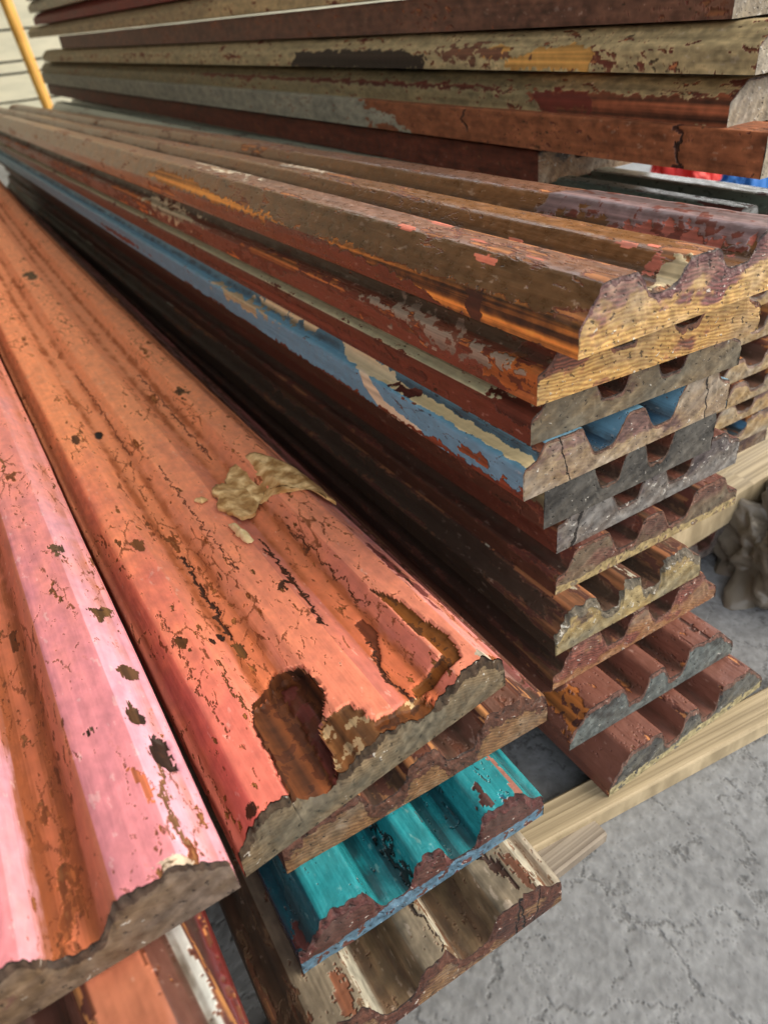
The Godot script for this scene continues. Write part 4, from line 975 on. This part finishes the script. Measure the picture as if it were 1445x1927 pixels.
# ------------------------------------------------------------------ floor, back wall, added roof and side wall
func box(st: SurfaceTool, a: Vector3, b: Vector3, ch := 0.0) -> void:
	# a box between two corners with chamfered long edges
	var c := (a + b) * 0.5
	var h := (b - a) * 0.5
	var bm := BoxMesh.new()
	bm.size = h * 2.0
	if ch <= 0.0:
		st.append_from(bm, 0, Transform3D(Basis(), c))
		return
	var pts: Array[Vector2] = [Vector2(-h.x + ch, -h.y), Vector2(h.x - ch, -h.y), Vector2(h.x, -h.y + ch), Vector2(h.x, h.y - ch), Vector2(h.x - ch, h.y), Vector2(-h.x + ch, h.y), Vector2(-h.x, h.y - ch), Vector2(-h.x, -h.y + ch)]
	st.set_smooth_group(-1)
	for i in 8:
		var p := pts[i]
		var q := pts[(i + 1) % 8]
		var v: Array[Vector3] = [c + Vector3(p.x, p.y, h.z), c + Vector3(q.x, q.y, h.z), c + Vector3(q.x, q.y, -h.z), c + Vector3(p.x, p.y, -h.z)]
		for k in [0, 2, 1, 0, 3, 2]: st.add_vertex(v[k])
		for s in [1.0, -1.0]:
			var o := c + Vector3(0, 0, h.z * s)
			var tri: Array[Vector3] = [o, c + Vector3(q.x, q.y, h.z * s), c + Vector3(p.x, p.y, h.z * s)]
			if s < 0.0: tri = [o, tri[2], tri[1]]
			for t in tri: st.add_vertex(t)

func plain(c: Color, rough := 0.8) -> StandardMaterial3D:
	var m := StandardMaterial3D.new()
	m.albedo_color = c
	m.roughness = rough
	return m

# colour and relief from the two noise tables, tiled in metres
func grainy(name_: String, a: Color, b: Color, sx: float, sy: float, metres: float, rough: float, bump: float) -> StandardMaterial3D:
	if mats.has(name_): return mats[name_]
	var N := 512
	var col := PackedByteArray()
	col.resize(N * N * 3)
	var dat := PackedByteArray()
	dat.resize(N * N * 2)
	for y in N:
		for x in N:
			var n: float = noise(x * sx, y * sy)
			var n2: float = noise(x * 2.0 + 300.0, y * 2.0 + 100.0)
			var k: float = clampf((n - 0.5) * 1.7 + 0.5 + (n2 - 0.5) * 0.3, 0.0, 1.0)
			var o: int = y * N + x
			var c: Color = a.lerp(b, k)
			col[o * 3] = int(c.r * 255.0); col[o * 3 + 1] = int(c.g * 255.0); col[o * 3 + 2] = int(c.b * 255.0)
			dat[o * 2] = int(clampf(n * 0.7 + n2 * 0.3, 0.0, 1.0) * 255.0)
			dat[o * 2 + 1] = int(clampf(rough + (n2 - 0.5) * 0.3, 0.05, 1.0) * 255.0)
	var m := textured(Image.create_from_data(N, N, false, Image.FORMAT_RGB8, col), Image.create_from_data(N, N, false, Image.FORMAT_RG8, dat), bump)
	m.texture_repeat = true
	m.uv1_triplanar = true
	m.uv1_scale = Vector3.ONE / metres
	mats[name_] = m
	return m

func make_setting() -> void:
	# cracked concrete floor
	var N := 1024
	var col := PackedByteArray()
	col.resize(N * N * 3)
	var dat := PackedByteArray()
	dat.resize(N * N * 2)
	for y in N:
		for x in N:
			var n1: float = noise(x * 1.0, y * 1.0)
			var n2: float = noise(x * 4.0 + 70.0, y * 4.0 + 410.0)
			var n3: float = noise(x * 9.0 + 7.0, y * 9.0 + 41.0)
			var cr: float = LC[((int(y + (n1 - 0.5) * 60.0) & 1023) << 10) | (int(x + (n2 - 0.5) * 12.0) & 1023)] / 255.0
			var v: float = 0.51 + (n1 - 0.5) * 0.07 + (n2 - 0.5) * 0.06 + (n3 - 0.5) * 0.11
			var h: float = 0.6 + (n2 - 0.5) * 0.5 + (n3 - 0.5) * 0.4
			var wide: float = 0.032 + maxf(0.0, n1 - 0.45) * 0.05
			if cr < wide:
				var k: float = 1.0 - cr / wide
				v *= 1.0 - 0.24 * k
				h -= 0.4 * k
			var n9: float = noise(x * 23.0 + 17.0, y * 23.0 + 141.0)
			if n9 + (n1 - 0.5) * 0.3 > 0.80:
				v *= 0.90; h -= 0.2
			var o: int = y * N + x
			col[o * 3] = clampi(int(v * 250.0), 0, 255)
			col[o * 3 + 1] = clampi(int(v * 256.0), 0, 255)
			col[o * 3 + 2] = clampi(int(v * 262.0), 0, 255)
			dat[o * 2] = clampi(int(h * 255.0), 0, 255)
			dat[o * 2 + 1] = 215
	var fm := textured(Image.create_from_data(N, N, false, Image.FORMAT_RGB8, col), Image.create_from_data(N, N, false, Image.FORMAT_RG8, dat), 0.13)
	fm.texture_repeat = true
	fm.uv1_triplanar = true
	fm.uv1_scale = Vector3.ONE / 1.1
	var pm := PlaneMesh.new()
	pm.size = Vector2(60, 60)
	tag(put("floor", pm, fm), "", "", "", "structure")

	# pale board wall at the far end of the shed
	var wall := Node3D.new()
	wall.name = "back_wall"
	add_child(wall)
	wall.position = Vector3(0, 0, -4.6)
	tag(wall, "pale painted wall of wide horizontal boards behind the stacks", "wall")
	var wm := grainy("wall_paint", C(196, 196, 176), C(214, 212, 190), 0.6, 3.0, 1.2, 0.75, 0.05)
	var seams: Array = [0.0, 0.14, 0.26, LIFT - 0.087, LIFT - 0.036, LIFT + 0.095, LIFT + 0.235, 0.85, 1.0, 1.15, 1.3, 1.46, 1.62, 1.78, 1.94, 2.10, 2.26, 2.42, 2.6]
	for i in seams.size() - 1:
		var st := SurfaceTool.new()
		st.begin(Mesh.PRIMITIVE_TRIANGLES)
		box(st, Vector3(-2.5, seams[i] + 0.004, -0.03), Vector3(3.6, seams[i + 1] - 0.006, 0.0 + 0.004 * (i % 2)), 0.006)
		st.generate_normals()
		put("board", st.commit(), wm, wall)
	var sb := SurfaceTool.new()
	sb.begin(Mesh.PRIMITIVE_TRIANGLES)
	box(sb, Vector3(-2.5, 0.0, -0.10), Vector3(3.6, 2.6, -0.045))
	sb.generate_normals()
	put("backing", sb.commit(), plain(C(84, 84, 78)), wall)

	# unseen left wall and roof, added to keep skylight off the stacks
	var lw := SurfaceTool.new()
	lw.begin(Mesh.PRIMITIVE_TRIANGLES)
	box(lw, Vector3(-2.6, 0.0, -4.7), Vector3(-2.5, 2.6, 1.2))
	lw.generate_normals()
	tag(put("added_side_wall", lw.commit(), plain(C(98, 88, 76), 0.9)), "unseen plain side wall added on the left to cut the light", "wall")
	var rf := SurfaceTool.new()
	rf.begin(Mesh.PRIMITIVE_TRIANGLES)
	box(rf, Vector3(-2.6, 2.6, -4.7), Vector3(1.0, 2.7, 0.9))
	rf.generate_normals()
	tag(put("added_roof", rf.commit(), plain(C(150, 140, 124), 0.9)), "unseen flat roof added to shade the stacks, open to the right and the front", "roof")

# ------------------------------------------------------------------ battens, lump, pole, cloth, wrap
# a flake: rings from its middle to an outline, laid over a ground height, thick in the middle
func flake(outline: PackedVector2Array, ground: Callable, thick: float, rough: float, sd: float, rings := 16, per := 7, belly := 0.5) -> ArrayMesh:
	var rim: Array[Vector2] = []
	var n: int = outline.size()
	var mid := Vector2.ZERO
	for q in outline: mid += q / n
	for i in n:
		var a := outline[i]
		var b := outline[(i + 1) % n]
		for k in per:
			var q := a.lerp(b, float(k) / per)
			var w: float = noise(q.x * 9000.0 + sd, q.y * 9000.0) - 0.5
			rim.append(q + (q - mid).normalized() * w * 0.006)
	var nm: int = rim.size() + 1
	var pos := PackedVector3Array()
	var uv := PackedVector2Array()
	for r in rings + 2:
		for m in nm:
			var f: float = minf(1.0, float(r) / rings)
			var q: Vector2 = mid.lerp(rim[m % rim.size()], f)
			var up: float = thick * (1.0 - belly * f * f) + (noise(q.x * 7000.0 + sd, q.y * 7000.0 + sd) - 0.5) * rough
			if r == rings + 1: up = 0.0006
			if r == 0: up = thick + (noise(mid.x * 7000.0 + sd, mid.y * 7000.0 + sd) - 0.5) * rough
			pos.append(Vector3(q.x, ground.call(q) + up, -q.y))
			uv.append(q)
	var nk: int = rings + 2
	var nor := grid_normals(pos, nm, nk)
	for i in nor.size():
		if nor[i].y < 0.0: nor[i] = -nor[i]
	for m in nm: nor[m] = Vector3.UP
	return surf(pos, nor, uv, grid_index(nm, nk))

func solid(called: String, a: Vector3, b: Vector3, ch: float, m: Material, parent: Node) -> MeshInstance3D:
	var st := SurfaceTool.new()
	st.begin(Mesh.PRIMITIVE_TRIANGLES)
	box(st, a, b, ch)
	st.generate_normals()
	return put(called, st.commit(), m, parent)

func batten(label: String, at: Vector3, size: Vector3, turn: float, m: Material) -> void:
	# length runs along z of the piece; the piece is turned to lie across
	var o := solid("wooden_batten", Vector3(-size.x, 0, -size.z) * 0.5, Vector3(size.x * 0.5, size.y, size.z * 0.5), 0.0016, m, null)
	o.position = at + Vector3(0, LIFT, 0)
	o.rotation.y = turn
	tag(o, label, "batten", "")

func make_small_things() -> void:
	var pine := grainy("pine", C(138, 124, 98), C(180, 164, 134), 5.0, 0.25, 0.30, 0.7, 0.03)
	pine.uv1_scale = Vector3(8.0, 8.0, 1.2)
	var weathered := grainy("weathered", C(116, 106, 94), C(156, 146, 132), 6.0, 0.2, 0.30, 0.75, 0.04)
	weathered.uv1_scale = Vector3(6.0, 6.0, 1.0)
	# the floor battens (long side across the stacks)
	batten("pale yellow pine batten on the floor under the middle stack", Vector3(0.42, FLOOR + 0.0005, -0.1705), Vector3(0.0245, 0.0170, 0.70), PI / 2 - 0.11, pine)
	batten("short grey topped batten end on the floor beside the bottom grey white board", Vector3(0.075, FLOOR + 0.0005, -0.1765), Vector3(0.026, 0.0112, 0.31), PI / 2 + 0.03, weathered)
	batten("pine batten crossing under the back stack, sticking out to the right", Vector3(0.56, -0.4235, -0.345), Vector3(0.06, 0.034, 0.42), PI / 2 + 0.05, pine)

	# plaster lump lying on the pink board
	var pink: Dictionary = jobs[0]
	var over := func(q: Vector2) -> float: return height_at(pink, q.x) if q.x < pink.w - 0.004 else 0.017
	var lump_m := grainy("plaster", C(150, 106, 54), C(246, 212, 154), 1.1, 1.1, 0.10, 0.85, 0.05)
	lump_m.uv1_scale = Vector3.ONE * 9.0
	var lump_top := func(q: Vector2) -> float: return maxf(over.call(q), 0.024 if q.x < 0.148 else 0.0)
	var o := put("plaster_lump", flake(PackedVector2Array([Vector2(0.088, 0.268), Vector2(0.101, 0.281), Vector2(0.112, 0.302), Vector2(0.127, 0.303), Vector2(0.138, 0.292), Vector2(0.150, 0.262), Vector2(0.160, 0.228), Vector2(0.1585, 0.206), Vector2(0.152, 0.209), Vector2(0.146, 0.225), Vector2(0.134, 0.230), Vector2(0.118, 0.240), Vector2(0.110, 0.240), Vector2(0.106, 0.230), Vector2(0.094, 0.222), Vector2(0.086, 0.232), Vector2(0.084, 0.246)]), lump_top, 0.0042, 0.0022, 40.0, 20, 6, 0.22), lump_m)
	o.transform = pink.node.transform
	tag(o, "ochre crust of old plaster lying across the salmon pink board", "plaster")
	o = put("plaster_chip", flake(PackedVector2Array([Vector2(0.082, 0.222), Vector2(0.0865, 0.222), Vector2(0.0895, 0.208), Vector2(0.090, 0.194), Vector2(0.0855, 0.191), Vector2(0.0825, 0.204)]), over, 0.0056, 0.002, 90.0, 9, 5, 0.7), grainy("chip", C(206, 176, 120), C(232, 212, 166), 1.5, 1.5, 0.06, 0.8, 0.08))
	o.transform = pink.node.transform
	tag(o, "small cream plaster chip beside the ochre crust", "plaster chip")
	o = put("plaster_crumb", flake(PackedVector2Array([Vector2(0.074, 0.268), Vector2(0.079, 0.270), Vector2(0.081, 0.262), Vector2(0.076, 0.259)]), over, 0.0026, 0.0012, 190.0, 6, 4, 0.6), lump_m)
	o.transform = pink.node.transform
	tag(o, "tiny ochre crumb left of the plaster crust", "plaster crumb")
	# the pole leaning at the far wall
	var path: Array[Vector3] = [Vector3(0.585, 1.50, -4.10), Vector3(0.565, 1.05, -4.06), Vector3(0.590, 0.66, -4.02), Vector3(0.612, 0.34, -3.98), Vector3(0.640, 0.0, -3.94)]
	var nm := 17
	var pos := PackedVector3Array()
	var uv := PackedVector2Array()
	for i in path.size():
		for m in nm:
			var a: float = TAU * m / (nm - 1)
			var r: float = 0.030 - 0.002 * i
			pos.append(path[i] + Vector3(cos(a) * r, 0, sin(a) * r))
			uv.append(Vector2(float(m) / nm, i))
	o = put("wooden_pole", surf(pos, grid_normals(pos, nm, path.size()), uv, grid_index(nm, path.size())), grainy("pole", C(196, 142, 56), C(226, 176, 84), 4.0, 0.4, 0.5, 0.55, 0.03))
	tag(o, "slightly bent honey yellow pole leaning against the pale wall", "pole")

	# bundled red and blue cloth in the gap under the raised stack
	for k in 2:
		o = put("cloth_bundle", bundle(0.15, 0.22, 0.085, 20 + k * 7), plain(C(206, 46, 40) if k == 0 else C(44, 112, 190), 0.6))
		o.position = Vector3([1.36, 1.30][k], 0.0, [-1.04, -0.86][k])
		tag(o, ["red crumpled plastic cloth seen through the gap under the raised stack", "blue crumpled plastic cloth beside the red one at the right edge"][k], "cloth")
	o = solid("timber_offcut", Vector3(-0.06, 0, -0.05), Vector3(0.06, 0.075, 0.05), 0.004, grainy("timber", C(66, 44, 34), C(104, 74, 56), 0.3, 3.0, 0.3, 0.7, 0.04), null)
	o.position = Vector3(0.70, 0.0, -0.335)
	o.rotation.y = 0.3
	tag(o, "dark brown timber offcut on the floor at the right edge", "timber")
	# crumpled clear wrap on the floor to the right
	var wm := plain(C(112, 104, 92), 0.35)
	wm.backlight_enabled = true
	wm.backlight = Color(0.5, 0.5, 0.48)
	o = put("plastic_wrap", bundle(0.085, 0.085, 0.085, 77), wm)
	o.position = Vector3(0.585, 0.0, -0.262)
	tag(o, "crumpled whitish plastic wrap on the floor right of the middle stack", "plastic wrap")

# a crumpled heap
func bundle(rx: float, ry: float, rz: float, sd: int) -> ArrayMesh:
	var nm := 97
	var nk := 40
	var pos := PackedVector3Array()
	var uv := PackedVector2Array()
	for k in nk:
		var f: float = float(k) / (nk - 1)
		var el: float = f * PI * 0.5
		for m in nm:
			var a: float = TAU * (m % (nm - 1)) / (nm - 1)
			var n: float = noise(cos(a) * cos(el) * 60.0 + sd * 30.0, sin(a) * cos(el) * 60.0 + sin(el) * 40.0) - 0.5
			var n2: float = absf(noise(cos(a) * cos(el) * 95.0 + sin(el) * 60.0 + sd * 50.0, sin(a) * cos(el) * 95.0 - sin(el) * 80.0 + 500.0) - 0.5)
			var r: float = 1.0 + n * 0.8 - n2 * 0.7
			pos.append(Vector3(cos(a) * cos(el) * rx * r, maxf(0.0, sin(el) * ry * r), -sin(a) * cos(el) * rz * r))
			uv.append(Vector2(float(m) / nm, f))
	var nor := grid_normals(pos, nm, nk)
	return surf(pos, nor, uv, grid_index(nm, nk))
